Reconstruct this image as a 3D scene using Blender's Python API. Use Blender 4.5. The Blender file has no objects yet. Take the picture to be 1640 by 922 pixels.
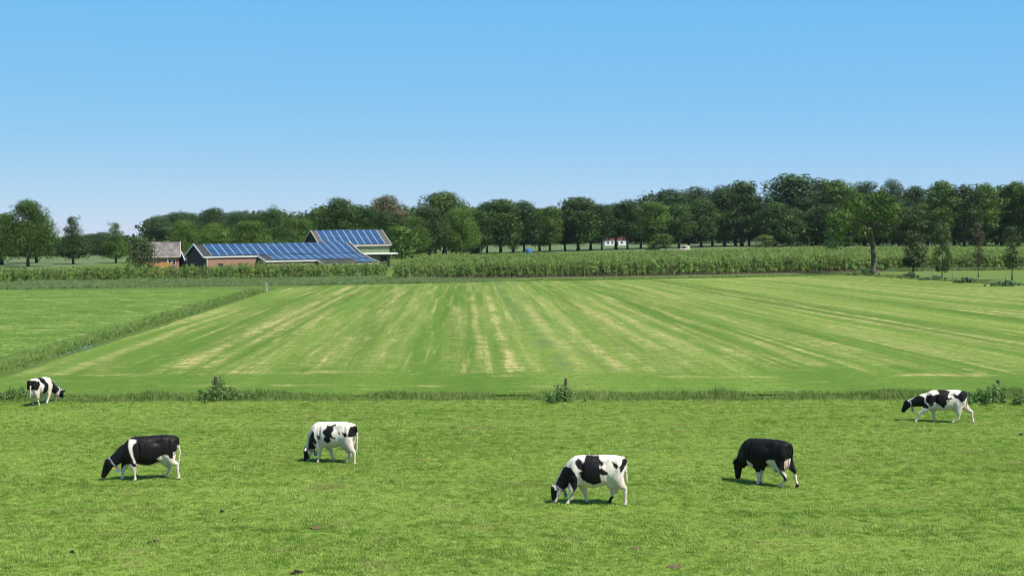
import bpy, bmesh, math, random
import numpy as np
from mathutils import Vector, Matrix, Euler

SC = bpy.context.scene
COL = SC.collection
R = math.radians
rng = np.random.default_rng(7)
random.seed(7)

# ------------------------------------------------------------------ camera
FPX = 1640 * 50 / 36.0           # focal length in photo pixels
CAM = Vector((0.0, 0.0, 8.0))    # from the top of a dyke
_p = math.atan2(461 - 370, FPX)
_roll = R(0.6)
FWD = Vector((0, math.cos(_p), -math.sin(_p)))
_u0 = Vector((0, math.sin(_p), math.cos(_p)))
_r0 = Vector((1, 0, 0))
UPV = (_u0 * math.cos(_roll) + _r0 * math.sin(_roll)).normalized()
RGT = (_r0 * math.cos(_roll) - _u0 * math.sin(_roll)).normalized()
cam_data = bpy.data.cameras.new('camera')
cam_data.sensor_width = 36
cam_data.lens = 50
cam_data.clip_start = 0.5
cam_data.clip_end = 20000
cam = bpy.data.objects.new('camera', cam_data)
COL.objects.link(cam)
m = Matrix((RGT, UPV, -FWD)).transposed().to_4x4()
m.translation = CAM
cam.matrix_world = m
SC.camera = cam

# ------------------------------------------------------------------ light
SUNDIR = Vector((0.42, -0.34, 0.84)).normalized()     # towards the sun
SC.view_settings.view_transform = 'Standard'
SC.view_settings.look = 'None'
SC.view_settings.exposure = 0.75
SC.view_settings.gamma = 1.0
SC.cycles.filter_width = 1.0
SC.view_settings.use_curve_mapping = False
world = bpy.data.worlds.new('World')
SC.world = world
world.use_nodes = True
wn = world.node_tree
wn.nodes.clear()
w_out = wn.nodes.new('ShaderNodeOutputWorld')
w_bg = wn.nodes.new('ShaderNodeBackground')
w_sky = wn.nodes.new('ShaderNodeTexSky')
w_sky.sky_type = 'NISHITA'
w_sky.sun_disc = False
w_sky.sun_elevation = math.asin(SUNDIR.z)
w_sky.sun_rotation = math.atan2(SUNDIR.x, SUNDIR.y)
w_sky.altitude = 0
w_sky.air_density = 0.6
w_sky.dust_density = 0.0
w_sky.ozone_density = 6.0
w_mad = wn.nodes.new('ShaderNodeVectorMath')          # the photograph's clear azure grade, the same over the whole sky
w_mad.operation = 'MULTIPLY_ADD'
w_mad.inputs[1].default_value = (0.62, 0.28, -0.05)
w_mad.inputs[2].default_value = (0.40, 3.01, 6.86)
w_lim = wn.nodes.new('ShaderNodeVectorMath')          # never brighter than the plain clear sky allows: deeper blue overhead
w_lim.operation = 'MINIMUM'
w_mul = wn.nodes.new('ShaderNodeVectorMath')
w_mul.operation = 'SCALE'
w_mul.inputs['Scale'].default_value = 1.5
w_bg.inputs['Strength'].default_value = 0.081
wn.links.new(w_sky.outputs[0], w_mad.inputs[0])
wn.links.new(w_sky.outputs[0], w_mul.inputs[0])
wn.links.new(w_mad.outputs[0], w_lim.inputs[0])
wn.links.new(w_mul.outputs[0], w_lim.inputs[1])
wn.links.new(w_lim.outputs[0], w_bg.inputs['Color'])
wn.links.new(w_bg.outputs[0], w_out.inputs['Surface'])
sun_data = bpy.data.lights.new('sun', 'SUN')
sun_data.energy = 4.2
sun_data.angle = R(0.5)
sun_data.color = (1.0, 0.95, 0.85)
sun = bpy.data.objects.new('sun', sun_data)
COL.objects.link(sun)
sun.rotation_euler = (-SUNDIR).to_track_quat('-Z', 'Y').to_euler()
sun.location = (60, -60, 90)

# ------------------------------------------------------------------ helpers
def ray(px, py):
    return FWD + RGT * ((px - 820) / FPX) - UPV * ((py - 461) / FPX)

def G(px, py):                       # pixel of the photo -> point on the ground
    d = ray(px, py)
    return CAM + d * (-CAM.z / d.z)

def P(px, py, Y):                    # pixel of the photo -> point at world distance Y
    d = ray(px, py)
    return CAM + d * (Y / d.y)

def mpp(Y):                          # metres per photo pixel at distance Y
    return Y / FPX

def tag(o, label=None, cat=None, group=None, kind=None):
    if label: o['label'] = label
    if cat: o['category'] = cat
    if group: o['group'] = group
    if kind: o['kind'] = kind
    return o

def empty(name, loc, rz=0.0):
    o = bpy.data.objects.new(name, None)
    COL.objects.link(o)
    o.location = loc
    o.rotation_euler = (0, 0, rz)
    o.empty_display_size = 0.3
    return o

def link(name, me, parent=None):
    o = bpy.data.objects.new(name, me)
    COL.objects.link(o)
    if parent is not None:
        o.parent = parent
    return o

def copy_tree(o, parent=None):
    c = o.copy()
    COL.objects.link(c)
    c.parent = parent
    for ch in [x for x in o.children]:
        copy_tree(ch, c)
    return c

def np_mesh(name, verts, faces, mats=(), smooth=False, midx=None):
    """verts (n,3); faces (m,k) array or a list of index lists."""
    me = bpy.data.meshes.new(name)
    if isinstance(faces, np.ndarray):
        v = np.asarray(verts, dtype=np.float32).reshape(-1, 3)
        k = faces.shape[1]
        me.vertices.add(len(v))
        me.vertices.foreach_set('co', v.ravel())
        me.loops.add(faces.size)
        me.loops.foreach_set('vertex_index', faces.astype(np.int32).ravel())
        me.polygons.add(len(faces))
        me.polygons.foreach_set('loop_start', np.arange(0, faces.size, k, dtype=np.int32))
        me.update(calc_edges=True)
    else:
        me.from_pydata([tuple(x) for x in verts], [], faces)
        me.update()
    for mm in mats:
        me.materials.append(mm)
    if midx is not None:
        me.polygons.foreach_set('material_index', np.asarray(midx, dtype=np.int32))
    if smooth:
        me.polygons.foreach_set('use_smooth', np.ones(len(me.polygons), dtype=bool))
    me.validate()
    return me

def attr(me, name, vals, domain='POINT', typ='FLOAT'):
    a = me.attributes.new(name, typ, domain)
    key = 'vector' if typ == 'FLOAT_VECTOR' else 'value'
    vv = np.asarray(vals)
    vv = vv.astype(np.int32) if typ == 'INT' else vv.astype(np.float32)
    a.data.foreach_set(key, vv.ravel())

class MB:
    """collects boxes, prisms and tubes into one mesh"""
    def __init__(s):
        s.v = []; s.f = []; s.m = []
    def add(s, verts, faces, mi=0):
        b = len(s.v)
        s.v += [tuple(x) for x in verts]
        s.f += [[i + b for i in f] for f in faces]
        s.m += [mi] * len(faces)
    def box(s, x0, x1, y0, y1, z0, z1, mi=0):
        v = [(x, y, z) for z in (z0, z1) for y in (y0, y1) for x in (x0, x1)]
        s.add(v, [[0, 2, 3, 1], [4, 5, 7, 6], [0, 1, 5, 4], [2, 6, 7, 3], [0, 4, 6, 2], [1, 3, 7, 5]], mi)
    def slab(s, quad, t, mi=0):
        """quad: 4 points counter-clockwise from outside; t: thickness inward"""
        q = [Vector(p) for p in quad]
        n = (q[1] - q[0]).cross(q[3] - q[0]).normalized()
        v = q + [p - n * t for p in q]
        s.add(v, [[0, 1, 2, 3], [7, 6, 5, 4], [0, 4, 5, 1], [1, 5, 6, 2], [2, 6, 7, 3], [3, 7, 4, 0]], mi)
    def bar(s, a, b, w, h, mi=0, up=(0, 0, 1)):
        a = Vector(a); b = Vector(b)
        d = (b - a).normalized()
        up = Vector(up)
        if abs(d.dot(up)) > 0.98:
            up = Vector((0, 1, 0))
        sd = d.cross(up).normalized()
        uu = sd.cross(d).normalized()
        v = []
        for p in (a, b):
            for (i, j) in ((-1, -1), (1, -1), (1, 1), (-1, 1)):
                v.append(p + sd * (i * w / 2) + uu * (j * h / 2))
        s.add(v, [[3, 2, 1, 0], [4, 5, 6, 7], [0, 1, 5, 4], [1, 2, 6, 5], [2, 3, 7, 6], [3, 0, 4, 7]], mi)
    def tube(s, pts, rad, n=7, mi=0, cap=True):
        pts = [Vector(p) for p in pts]
        b = len(s.v)
        for i, p in enumerate(pts):
            t = (pts[min(i + 1, len(pts) - 1)] - pts[max(i - 1, 0)]).normalized()
            ref = Vector((1, 0, 0)) if abs(t.x) < 0.9 else Vector((0, 1, 0))
            e1 = t.cross(ref).normalized()
            e2 = t.cross(e1).normalized()
            for k in range(n):
                a = 2 * math.pi * k / n
                s.v.append(tuple(p + (e1 * math.cos(a) + e2 * math.sin(a)) * rad[i]))
        for i in range(len(pts) - 1):
            for k in range(n):
                k2 = (k + 1) % n
                s.f.append([b + i * n + k, b + i * n + k2, b + (i + 1) * n + k2, b + (i + 1) * n + k])
                s.m.append(mi)
        if cap:
            s.f.append([b + k for k in range(n)][::-1]); s.m.append(mi)
            s.f.append([b + (len(pts) - 1) * n + k for k in range(n)]); s.m.append(mi)
    def mesh(s, name, mats, smooth=False):
        return np_mesh(name, s.v, s.f, mats, smooth, s.m)
    def build(s, name, mats, parent=None, smooth=False):
        if not isinstance(mats, (list, tuple)):
            mats = [mats]
        return link(name, s.mesh(name, mats, smooth), parent)

# ------------------------------------------------------------------ materials
def new_mat(name):
    mt = bpy.data.materials.new(name)
    mt.use_nodes = True
    nt = mt.node_tree
    nt.nodes.clear()
    return mt, nt

class NT:
    def __init__(s, nt): s.nt = nt
    def n(s, t, **kw):
        nd = s.nt.nodes.new(t)
        for k, v in kw.items():
            setattr(nd, k, v)
        return nd
    def l(s, a, b): s.nt.links.new(a, b)
    def noise(s, vec, scale, detail=3, rough=0.55):
        nd = s.n('ShaderNodeTexNoise')
        nd.inputs['Scale'].default_value = scale
        nd.inputs['Detail'].default_value = detail
        nd.inputs['Roughness'].default_value = rough
        if vec is not None: s.l(vec, nd.inputs['Vector'])
        return nd.outputs['Fac']
    def ramp(s, fac, stops):
        nd = s.n('ShaderNodeValToRGB')
        e = nd.color_ramp.elements
        while len(e) < len(stops): e.new(0.5)
        for i, (p, c) in enumerate(stops):
            e[i].position = p
            e[i].color = (c, c, c, 1) if isinstance(c, (int, float)) else (*c, 1)
        s.l(fac, nd.inputs['Fac'])
        return nd.outputs['Color']
    def mix(s, fac, a, b, mode='MIX'):
        nd = s.n('ShaderNodeMix', data_type='RGBA', blend_type=mode)
        for sock, val in ((nd.inputs[0], fac), (nd.inputs[6], a), (nd.inputs[7], b)):
            if isinstance(val, (int, float)): sock.default_value = val
            elif isinstance(val, tuple): sock.default_value = (*val, 1)
            else: s.l(val, sock)
        return nd.outputs[2]
    def math(s, op, a, b=0.0, clamp=False):
        nd = s.n('ShaderNodeMath', operation=op, use_clamp=clamp)
        for sock, val in ((nd.inputs[0], a), (nd.inputs[1], b)):
            if isinstance(val, (int, float)): sock.default_value = val
            else: s.l(val, sock)
        return nd.outputs[0]
    def attr(s, name):
        nd = s.n('ShaderNodeAttribute'); nd.attribute_name = name
        return nd.outputs['Fac']
    def pos(s):
        return s.n('ShaderNodeNewGeometry').outputs['Position']
    def scaled(s, vec, sc, rz=0.0):
        nd = s.n('ShaderNodeMapping'); nd.inputs['Scale'].default_value = sc
        nd.inputs['Rotation'].default_value = (0, 0, rz)
        s.l(vec, nd.inputs['Vector'])
        return nd.outputs[0]
    def bump(s, h, strength, dist):
        nd = s.n('ShaderNodeBump')
        nd.inputs['Strength'].default_value = strength
        nd.inputs['Distance'].default_value = dist
        s.l(h, nd.inputs['Height'])
        return nd.outputs[0]
    def finish(s, col, rough=0.8, spec=0.3, normal=None, metallic=0.0, sub=None):
        b = s.n('ShaderNodeBsdfPrincipled')
        if isinstance(col, tuple): b.inputs['Base Color'].default_value = (*col, 1)
        else: s.l(col, b.inputs['Base Color'])
        if isinstance(rough, (int, float)): b.inputs['Roughness'].default_value = rough
        else: s.l(rough, b.inputs['Roughness'])
        b.inputs['Specular IOR Level'].default_value = spec
        b.inputs['Metallic'].default_value = metallic
        if normal is not None: s.l(normal, b.inputs['Normal'])
        o = s.n('ShaderNodeOutputMaterial')
        s.l(b.outputs[0], o.inputs['Surface'])
        return b

def simple(name, col, rough=0.7, spec=0.3, var=0.18, scale=6.0, metallic=0.0):
    """plain weathered surface: colour broken by two noises, a little relief"""
    mt, nt = new_mat(name); t = NT(nt)
    obj = t.n('ShaderNodeTexCoord').outputs['Object']
    f = t.noise(obj, scale, 4)
    f2 = t.noise(obj, scale * 7, 2)
    d = tuple(c * (1 - var) for c in col); l = tuple(min(1, c * (1 + var)) for c in col)
    c = t.ramp(f, [(0.3, d), (0.7, l)])
    c = t.mix(t.math('MULTIPLY', f2, 0.25), c, tuple(x * 0.7 for x in col))
    t.finish(c, rough, spec, t.bump(f2, 0.15, 0.01), metallic)
    return mt

def leaf_mat(name, dark, light, trans=0.28, olive=None):
    mt, nt = new_mat(name); t = NT(nt)
    a = t.attr('tint')
    oi = t.n('ShaderNodeObjectInfo').outputs['Random']
    c = t.ramp(a, [(0.0, dark), (1.0, light)])
    nz = t.noise(t.pos(), 0.35, 2)
    c2 = t.mix(t.math('MULTIPLY', t.ramp(nz, [(0.45, 0.0), (0.7, 1.0)]), 0.45), c, olive or tuple(x * 1.5 for x in dark))
    h = t.n('ShaderNodeHueSaturation')
    t.l(c2, h.inputs['Color'])
    t.l(t.math('ADD', t.math('MULTIPLY', oi, 0.5), 0.75), h.inputs['Value'])
    d = t.n('ShaderNodeBsdfPrincipled')
    t.l(h.outputs[0], d.inputs['Base Color'])
    d.inputs['Roughness'].default_value = 0.55
    d.inputs['Specular IOR Level'].default_value = 0.25
    tr = t.n('ShaderNodeBsdfTranslucent')
    hb = t.n('ShaderNodeHueSaturation'); hb.inputs['Value'].default_value = 1.3; hb.inputs['Hue'].default_value = 0.485
    t.l(h.outputs[0], hb.inputs['Color']); t.l(hb.outputs[0], tr.inputs['Color'])
    mx = t.n('ShaderNodeMixShader'); mx.inputs[0].default_value = trans
    t.l(d.outputs[0], mx.inputs[1]); t.l(tr.outputs[0], mx.inputs[2])
    o = t.n('ShaderNodeOutputMaterial'); t.l(mx.outputs[0], o.inputs['Surface'])
    return mt

M = {}
M['leaf_dark'] = leaf_mat('leaf_dark', (0.018, 0.048, 0.010), (0.070, 0.134, 0.026))
M['leaf_mid'] = leaf_mat('leaf_mid', (0.036, 0.088, 0.012), (0.118, 0.200, 0.032))
M['leaf_light'] = leaf_mat('leaf_light', (0.050, 0.105, 0.016), (0.110, 0.190, 0.036))
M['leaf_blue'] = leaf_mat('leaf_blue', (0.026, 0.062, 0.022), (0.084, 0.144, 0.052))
M['leaf_oak'] = leaf_mat('leaf_oak', (0.024, 0.062, 0.008), (0.108, 0.200, 0.030))
M['leaf_brown'] = leaf_mat('leaf_brown', (0.060, 0.062, 0.028), (0.130, 0.120, 0.062))
M['leaf_olive'] = leaf_mat('leaf_olive', (0.036, 0.066, 0.020), (0.100, 0.138, 0.046))
M['leaf_yellow'] = leaf_mat('leaf_yellow', (0.075, 0.130, 0.020), (0.150, 0.220, 0.040))
M['leaf_fruit'] = leaf_mat('leaf_fruit', (0.110, 0.205, 0.046), (0.260, 0.390, 0.110), 0.4, (0.230, 0.235, 0.070))
M['bark'] = simple('bark', (0.075, 0.062, 0.048), 0.95, 0.1, 0.35, 3.0)
M['bark_pale'] = simple('bark_pale', (0.11, 0.092, 0.070), 0.95, 0.1, 0.35, 3.0)
M['white_paint'] = simple('white_paint', (0.78, 0.77, 0.74), 0.5, 0.4, 0.05, 2.0)
M['cream'] = simple('cream', (0.55, 0.48, 0.38), 0.7, 0.3, 0.12, 2.0)
M['dark_boards'] = simple('dark_boards', (0.035, 0.030, 0.032), 0.7, 0.3, 0.2, 2.0)
M['green_cladding'] = simple('green_cladding', (0.14, 0.20, 0.10), 0.6, 0.3, 0.1, 1.2)
M['dark_roof'] = simple('dark_roof', (0.040, 0.045, 0.048), 0.75, 0.3, 0.2, 2.5)
M['brown_roof'] = simple('brown_roof', (0.085, 0.085, 0.08), 0.8, 0.2, 0.2, 2.5)
M['red_roof'] = simple('red_roof', (0.15, 0.05, 0.042), 0.8, 0.2, 0.2, 2.0)
M['glass'] = simple('glass', (0.02, 0.025, 0.03), 0.08, 0.6, 0.1, 2.0)
M['concrete'] = simple('concrete', (0.33, 0.32, 0.30), 0.9, 0.2, 0.15, 4.0)
M['grey_wall'] = simple('grey_wall', (0.20, 0.185, 0.17), 0.9, 0.2, 0.15, 2.0)
M['post_wood'] = simple('post_wood', (0.10, 0.078, 0.060), 0.95, 0.1, 0.3, 9.0)
M['stake_wood'] = simple('stake_wood', (0.34, 0.29, 0.22), 0.9, 0.1, 0.2, 9.0)
M['wire'] = simple('wire', (0.30, 0.30, 0.30), 0.5, 0.5, 0.1, 9.0)
M['orange_wood'] = simple('orange_wood', (0.52, 0.25, 0.10), 0.8, 0.2, 0.25, 3.0)
M['blue_sheet'] = simple('blue_sheet', (0.02, 0.11, 0.42), 0.45, 0.4, 0.15, 3.0)
M['black_rubber'] = simple('black_rubber', (0.02, 0.02, 0.02), 0.8, 0.2, 0.1, 9.0)
M['soil_clod'] = simple('soil_clod', (0.030, 0.022, 0.015), 0.95, 0.1, 0.4, 14.0)
M['dung'] = simple('dung', (0.13, 0.10, 0.05), 0.95, 0.1, 0.3, 14.0)
M['rail'] = simple('rail', (0.72, 0.74, 0.76), 0.35, 0.5, 0.05, 2.0)

M['frame'] = simple('frame', (0.20, 0.25, 0.33), 0.4, 0.5, 0.05, 2.0)

def brick_mat():
    mt, nt = new_mat('brick'); t = NT(nt)
    obj = t.n('ShaderNodeTexCoord').outputs['Object']
    sep = t.n('ShaderNodeSeparateXYZ'); t.l(obj, sep.inputs[0])
    com = t.n('ShaderNodeCombineXYZ')
    t.l(t.math('ADD', sep.outputs[0], sep.outputs[1]), com.inputs[0]); t.l(sep.outputs[2], com.inputs[1])
    b = t.n('ShaderNodeTexBrick')
    b.inputs['Color1'].default_value = (0.34, 0.135, 0.085, 1)
    b.inputs['Color2'].default_value = (0.27, 0.105, 0.070, 1)
    b.inputs['Mortar'].default_value = (0.33, 0.26, 0.21, 1)
    b.inputs['Scale'].default_value = 1.0
    b.inputs['Mortar Size'].default_value = 0.012
    b.inputs['Brick Width'].default_value = 0.22
    b.inputs['Row Height'].default_value = 0.065
    t.l(com.outputs[0], b.inputs['Vector'])
    f = t.noise(obj, 0.8, 4)
    c = t.mix(t.math('MULTIPLY', f, 0.5), b.outputs['Color'], (0.36, 0.18, 0.13))
    t.finish(c, 0.9, 0.2)
    return mt
M['brick'] = brick_mat()

def panel_mat():
    mt, nt = new_mat('photovoltaic'); t = NT(nt)
    obj = t.n('ShaderNodeTexCoord').outputs['Object']
    oi = t.n('ShaderNodeObjectInfo').outputs['Random']
    b = t.n('ShaderNodeTexBrick'); b.offset = 0.0
    b.inputs['Scale'].default_value = 1.0
    b.inputs['Color1'].default_value = (0.012, 0.056, 0.135, 1)
    b.inputs['Color2'].default_value = (0.015, 0.070, 0.170, 1)
    b.inputs['Mortar'].default_value = (0.05, 0.13, 0.24, 1)
    b.inputs['Mortar Size'].default_value = 0.006
    b.inputs['Brick Width'].default_value = 0.158
    b.inputs['Row Height'].default_value = 0.158
    t.l(obj, b.inputs['Vector'])
    c = t.mix(t.math('MULTIPLY', oi, 0.6), b.outputs['Color'], (0.016, 0.045, 0.100))
    t.finish(c, 0.16, 0.55)
    return mt
M['photovoltaic'] = panel_mat()

def tile_roof_mat():
    mt, nt = new_mat('weathered_tiles'); t = NT(nt)
    obj = t.n('ShaderNodeTexCoord').outputs['Object']
    f = t.noise(obj, 1.1, 5, 0.7)
    f2 = t.noise(obj, 3.5, 4, 0.7)
    c = t.ramp(f, [(0.3, (0.085, 0.080, 0.076)), (0.5, (0.18, 0.168, 0.160)), (0.68, (0.33, 0.32, 0.31))])
    c = t.mix(t.math('MULTIPLY', t.ramp(f2, [(0.45, 0.0), (0.6, 1.0)]), 0.6), c, (0.09, 0.085, 0.06))
    t.finish(c, 0.9, 0.2, t.bump(f2, 0.5, 0.05))
    return mt
M['weathered_tiles'] = tile_roof_mat()

# --- grass and soil sheets
def turf_mat(name, dark, mid, light, patch=(0.30, 0.27, 0.11), patch_amt=0.5, fine=9.0, rz=0.0, str_sc=(1, 1, 1)):
    mt, nt = new_mat(name); t = NT(nt)
    pos = t.pos()
    big = t.noise(t.scaled(pos, (0.5, 1, 1)), 0.16, 3)
    med = t.noise(pos, 1.3, 4, 0.65)
    fin = t.noise(t.scaled(pos, str_sc, rz), fine, 3, 0.7)
    v = t.math('ADD', t.math('MULTIPLY', big, 0.45), t.math('MULTIPLY', med, 0.55))
    c = t.ramp(v, [(0.27, dark), (0.50, mid), (0.73, light)])
    trail = t.noise(t.scaled(pos, (0.10, 1.0, 1)), 0.55, 4, 0.7)
    c = t.mix(t.ramp(trail, [(0.56, 0.0), (0.70, 0.55)]), c, dark)
    c = t.mix(t.ramp(fin, [(0.40, 0.55), (0.52, 0.0)]), c, dark)
    c = t.mix(t.ramp(fin, [(0.55, 0.0), (0.72, 0.5)]), c, light)
    vf = t.noise(pos, fine * 3.0, 2, 0.6)
    c = t.mix(t.ramp(vf, [(0.42, 0.7), (0.50, 0.0)]), c, tuple(x * 0.6 for x in dark))
    dry = t.noise(t.scaled(pos, (0.7, 1, 1)), 0.55, 5, 0.7)
    c = t.mix(t.math('MULTIPLY', t.ramp(dry, [(0.57, 0.0), (0.71, 1.0)]), patch_amt), c, patch)
    t.finish(c, 0.9, 0.12, t.bump(t.math('ADD', fin, med), 0.6, 0.10))
    return mt

G_DARK, G_MID, G_LIGHT = (0.120, 0.190, 0.026), (0.190, 0.275, 0.044), (0.260, 0.335, 0.072)
M['pasture'] = turf_mat('pasture', G_DARK, G_MID, G_LIGHT)
M['rough_ground'] = turf_mat('rough_ground', (0.070, 0.125, 0.022), (0.105, 0.170, 0.032), (0.150, 0.220, 0.050), patch_amt=0.35)
M['left_meadow'] = turf_mat('left_meadow', (0.040, 0.115, 0.008), (0.122, 0.205, 0.030), (0.300, 0.355, 0.095), (0.46, 0.42, 0.17), 0.9, 1.1, R(6), (0.25, 1, 1))
M['far_field'] = turf_mat('far_field', (0.085, 0.130, 0.050), (0.120, 0.175, 0.070), (0.155, 0.215, 0.090), patch_amt=0.4, fine=1.0)
M['paddock'] = turf_mat('paddock', (0.090, 0.145, 0.026), (0.122, 0.190, 0.036), (0.170, 0.235, 0.055), (0.34, 0.30, 0.14), 0.6, 2.5)
M['orchard_soil'] = turf_mat('orchard_soil', (0.070, 0.055, 0.040), (0.120, 0.095, 0.065), (0.17, 0.15, 0.085), (0.10, 0.13, 0.04), 0.8, 3.0)

def meadow_mat():
    mt, nt = new_mat('hay_meadow'); t = NT(nt)
    pos = t.pos()
    straw = t.attr('straw'); track = t.attr('track'); tone = t.attr('tone')
    med = t.noise(pos, 0.9, 5, 0.7)
    u = t.attr('u'); inner = t.attr('inner')
    sp = t.n('ShaderNodeSeparateXYZ'); t.l(pos, sp.inputs[0])
    def mow(ku, kv):
        cb = t.n('ShaderNodeCombineXYZ')
        t.l(t.math('MULTIPLY', u, ku), cb.inputs[0]); t.l(t.math('MULTIPLY', sp.outputs[1], kv), cb.inputs[1])
        return cb.outputs[0]
    lng = t.noise(mow(1.0, 0.035), 1.0, 4, 0.75)
    stk = t.noise(mow(1.5, 0.05), 1.0, 3, 0.65)
    crs = t.noise(t.scaled(pos, (0.55, 1.3, 1)), 1.1, 5, 0.75)
    fin = t.noise(pos, 4.0, 4, 0.75)
    v = t.math('ADD', t.math('MULTIPLY', med, 0.4), t.math('ADD', t.math('MULTIPLY', t.math('SUBTRACT', lng, 0.5), t.math('MULTIPLY', inner, 0.75)), 0.30))
    v = t.math('ADD', v, tone)
    c = t.ramp(v, [(0.32, (0.074, 0.148, 0.016)), (0.50, (0.116, 0.202, 0.027)), (0.68, (0.180, 0.258, 0.048))])
    c = t.mix(t.ramp(fin, [(0.42, 0.75), (0.5, 0.0)]), c, (0.070, 0.130, 0.014))
    c = t.mix(t.ramp(t.noise(pos, 1.7, 4, 0.75), [(0.40, 0.6), (0.5, 0.0)]), c, (0.080, 0.145, 0.018))
    s = t.math('MULTIPLY', straw, t.ramp(crs, [(0.40, 0.05), (0.56, 1.2)]))
    s = t.math('MULTIPLY', s, t.ramp(t.noise(mow(5.0, 0.35), 1.0, 3, 0.7), [(0.36, 0.35), (0.56, 1.15)]))
    s = t.math('ADD', s, t.math('MULTIPLY', t.math('MULTIPLY', inner, t.ramp(stk, [(0.57, 0.0), (0.67, 0.50)])), t.ramp(crs, [(0.40, 0.2), (0.58, 1.0)])))
    s = t.math('MULTIPLY', s, t.ramp(fin, [(0.34, 0.45), (0.58, 1.1)]))
    s = t.math('ADD', s, t.ramp(crs, [(0.57, 0.0), (0.72, 0.55)]), True)
    c = t.mix(s, c, (0.42, 0.375, 0.150))
    c = t.mix(track, c, (0.095, 0.150, 0.050))
    t.finish(c, 0.9, 0.12, t.bump(t.math('ADD', fin, med), 0.7, 0.12))
    return mt
M['hay_meadow'] = meadow_mat()

def blade_mat(name, dark, light, tip, trans=0.3):
    mt, nt = new_mat(name); t = NT(nt)
    pos = t.pos()
    n1 = t.noise(t.scaled(pos, (0.5, 1, 1)), 0.16, 3)
    n2 = t.noise(pos, 1.3, 4, 0.65)
    v = t.math('ADD', t.math('MULTIPLY', n1, 0.45), t.math('MULTIPLY', n2, 0.55))
    a = t.attr('tint')
    sh = t.n('ShaderNodeAttribute'); sh.attribute_type = 'INSTANCER'; sh.attribute_name = 'shade'
    v = t.math('ADD', v, t.math('MULTIPLY', t.math('SUBTRACT', a, 0.5), 0.40))
    v = t.math('ADD', v, t.math('MULTIPLY', sh.outputs['Fac'], 0.55))
    trail = t.noise(t.scaled(pos, (0.10, 1.0, 1)), 0.55, 4, 0.7)
    v = t.math('SUBTRACT', v, t.math('MULTIPLY', t.ramp(trail, [(0.53, 0.0), (0.66, 1.0)]), 0.17))
    dry = t.noise(t.scaled(pos, (0.7, 1, 1)), 0.55, 5, 0.7)
    c = t.ramp(v, [(0.28, dark), (0.50, light), (0.72, tip)])
    c = t.mix(t.ramp(dry, [(0.55, 0.0), (0.70, 0.55)]), c, (0.42, 0.38, 0.15))
    d = t.n('ShaderNodeBsdfPrincipled')
    t.l(c, d.inputs['Base Color'])
    d.inputs['Roughness'].default_value = 0.6
    d.inputs['Specular IOR Level'].default_value = 0.2
    tr = t.n('ShaderNodeBsdfTranslucent'); t.l(c, tr.inputs['Color'])
    mx = t.n('ShaderNodeMixShader'); mx.inputs[0].default_value = trans
    t.l(d.outputs[0], mx.inputs[1]); t.l(tr.outputs[0], mx.inputs[2])
    o = t.n('ShaderNodeOutputMaterial'); t.l(mx.outputs[0], o.inputs['Surface'])
    return mt
M['blade'] = blade_mat('blade', (0.130, 0.250, 0.030), (0.325, 0.490, 0.080), (0.500, 0.620, 0.165), 0.5)
M['tall_blade'] = blade_mat('tall_blade', (0.130, 0.225, 0.040), (0.215, 0.325, 0.066), (0.340, 0.430, 0.140), 0.45)
M['verge_blade'] = blade_mat('verge_blade', (0.150, 0.235, 0.072), (0.225, 0.325, 0.115), (0.310, 0.410, 0.180), 0.45)
M['nettle'] = leaf_mat('nettle', (0.085, 0.175, 0.040), (0.210, 0.320, 0.100), 0.25)
M['rush'] = leaf_mat('rush', (0.060, 0.110, 0.055), (0.120, 0.180, 0.100), 0.2)

def water_mat():
    mt, nt = new_mat('ditch_water'); t = NT(nt)
    t.finish((0.02, 0.03, 0.02), 0.05, 0.5, t.bump(t.noise(t.pos(), 3.0, 2), 0.1, 0.02))
    return mt
M['ditch_water'] = water_mat()

# ------------------------------------------------------------------ terrain
def vnoise(x, y, seed=0):
    """value noise on numpy arrays, 0..1"""
    x = np.asarray(x, float); y = np.asarray(y, float)
    xi = np.floor(x).astype(np.int64); yi = np.floor(y).astype(np.int64)
    fx = x - xi; fy = y - yi
    fx = fx * fx * (3 - 2 * fx); fy = fy * fy * (3 - 2 * fy)
    def h(a, b):
        n = (a * 374761393 + b * 668265263 + seed * 974711) & 0x7fffffff
        n = ((n ^ (n >> 13)) * 1274126177) & 0x7fffffff
        return ((n ^ (n >> 16)) & 0xffff) / 65535.0
    return (h(xi, yi) * (1 - fx) + h(xi + 1, yi) * fx) * (1 - fy) + (h(xi, yi + 1) * (1 - fx) + h(xi + 1, yi + 1) * fx) * fy

def line_fn(a, b):
    """x as a function of y along the line a-b (world points)"""
    k = (b.x - a.x) / (b.y - a.y)
    return lambda y: a.x + (y - a.y) * k

DA0, DA1 = G(0, 640), G(1640, 636)                   # ditch between pasture and hay meadow
DB0, DB1 = G(0, 589), G(420, 463)                    # ditch on the left of the hay meadow
ditch_a_y = lambda x: DA0.y + (x - DA0.x) * (DA1.y - DA0.y) / (DA1.x - DA0.x)
ditch_b_x = line_fn(DB0, DB1)
FN0, FN1 = G(1400, 443), G(1640, 458)
fence_x = line_fn(FN0, FN1)

def ditch_depth(x, y):
    da = np.abs(y - ditch_a_y(x))
    db = np.abs(x - ditch_b_x(y)) * 0.93
    db = np.where((y > ditch_a_y(x)) & (y < DB1.y + 2), db, 99)
    f = lambda d: np.clip(1 - d / 1.5, 0, 1)
    return -0.45 * np.maximum(f(da), f(db))

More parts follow.
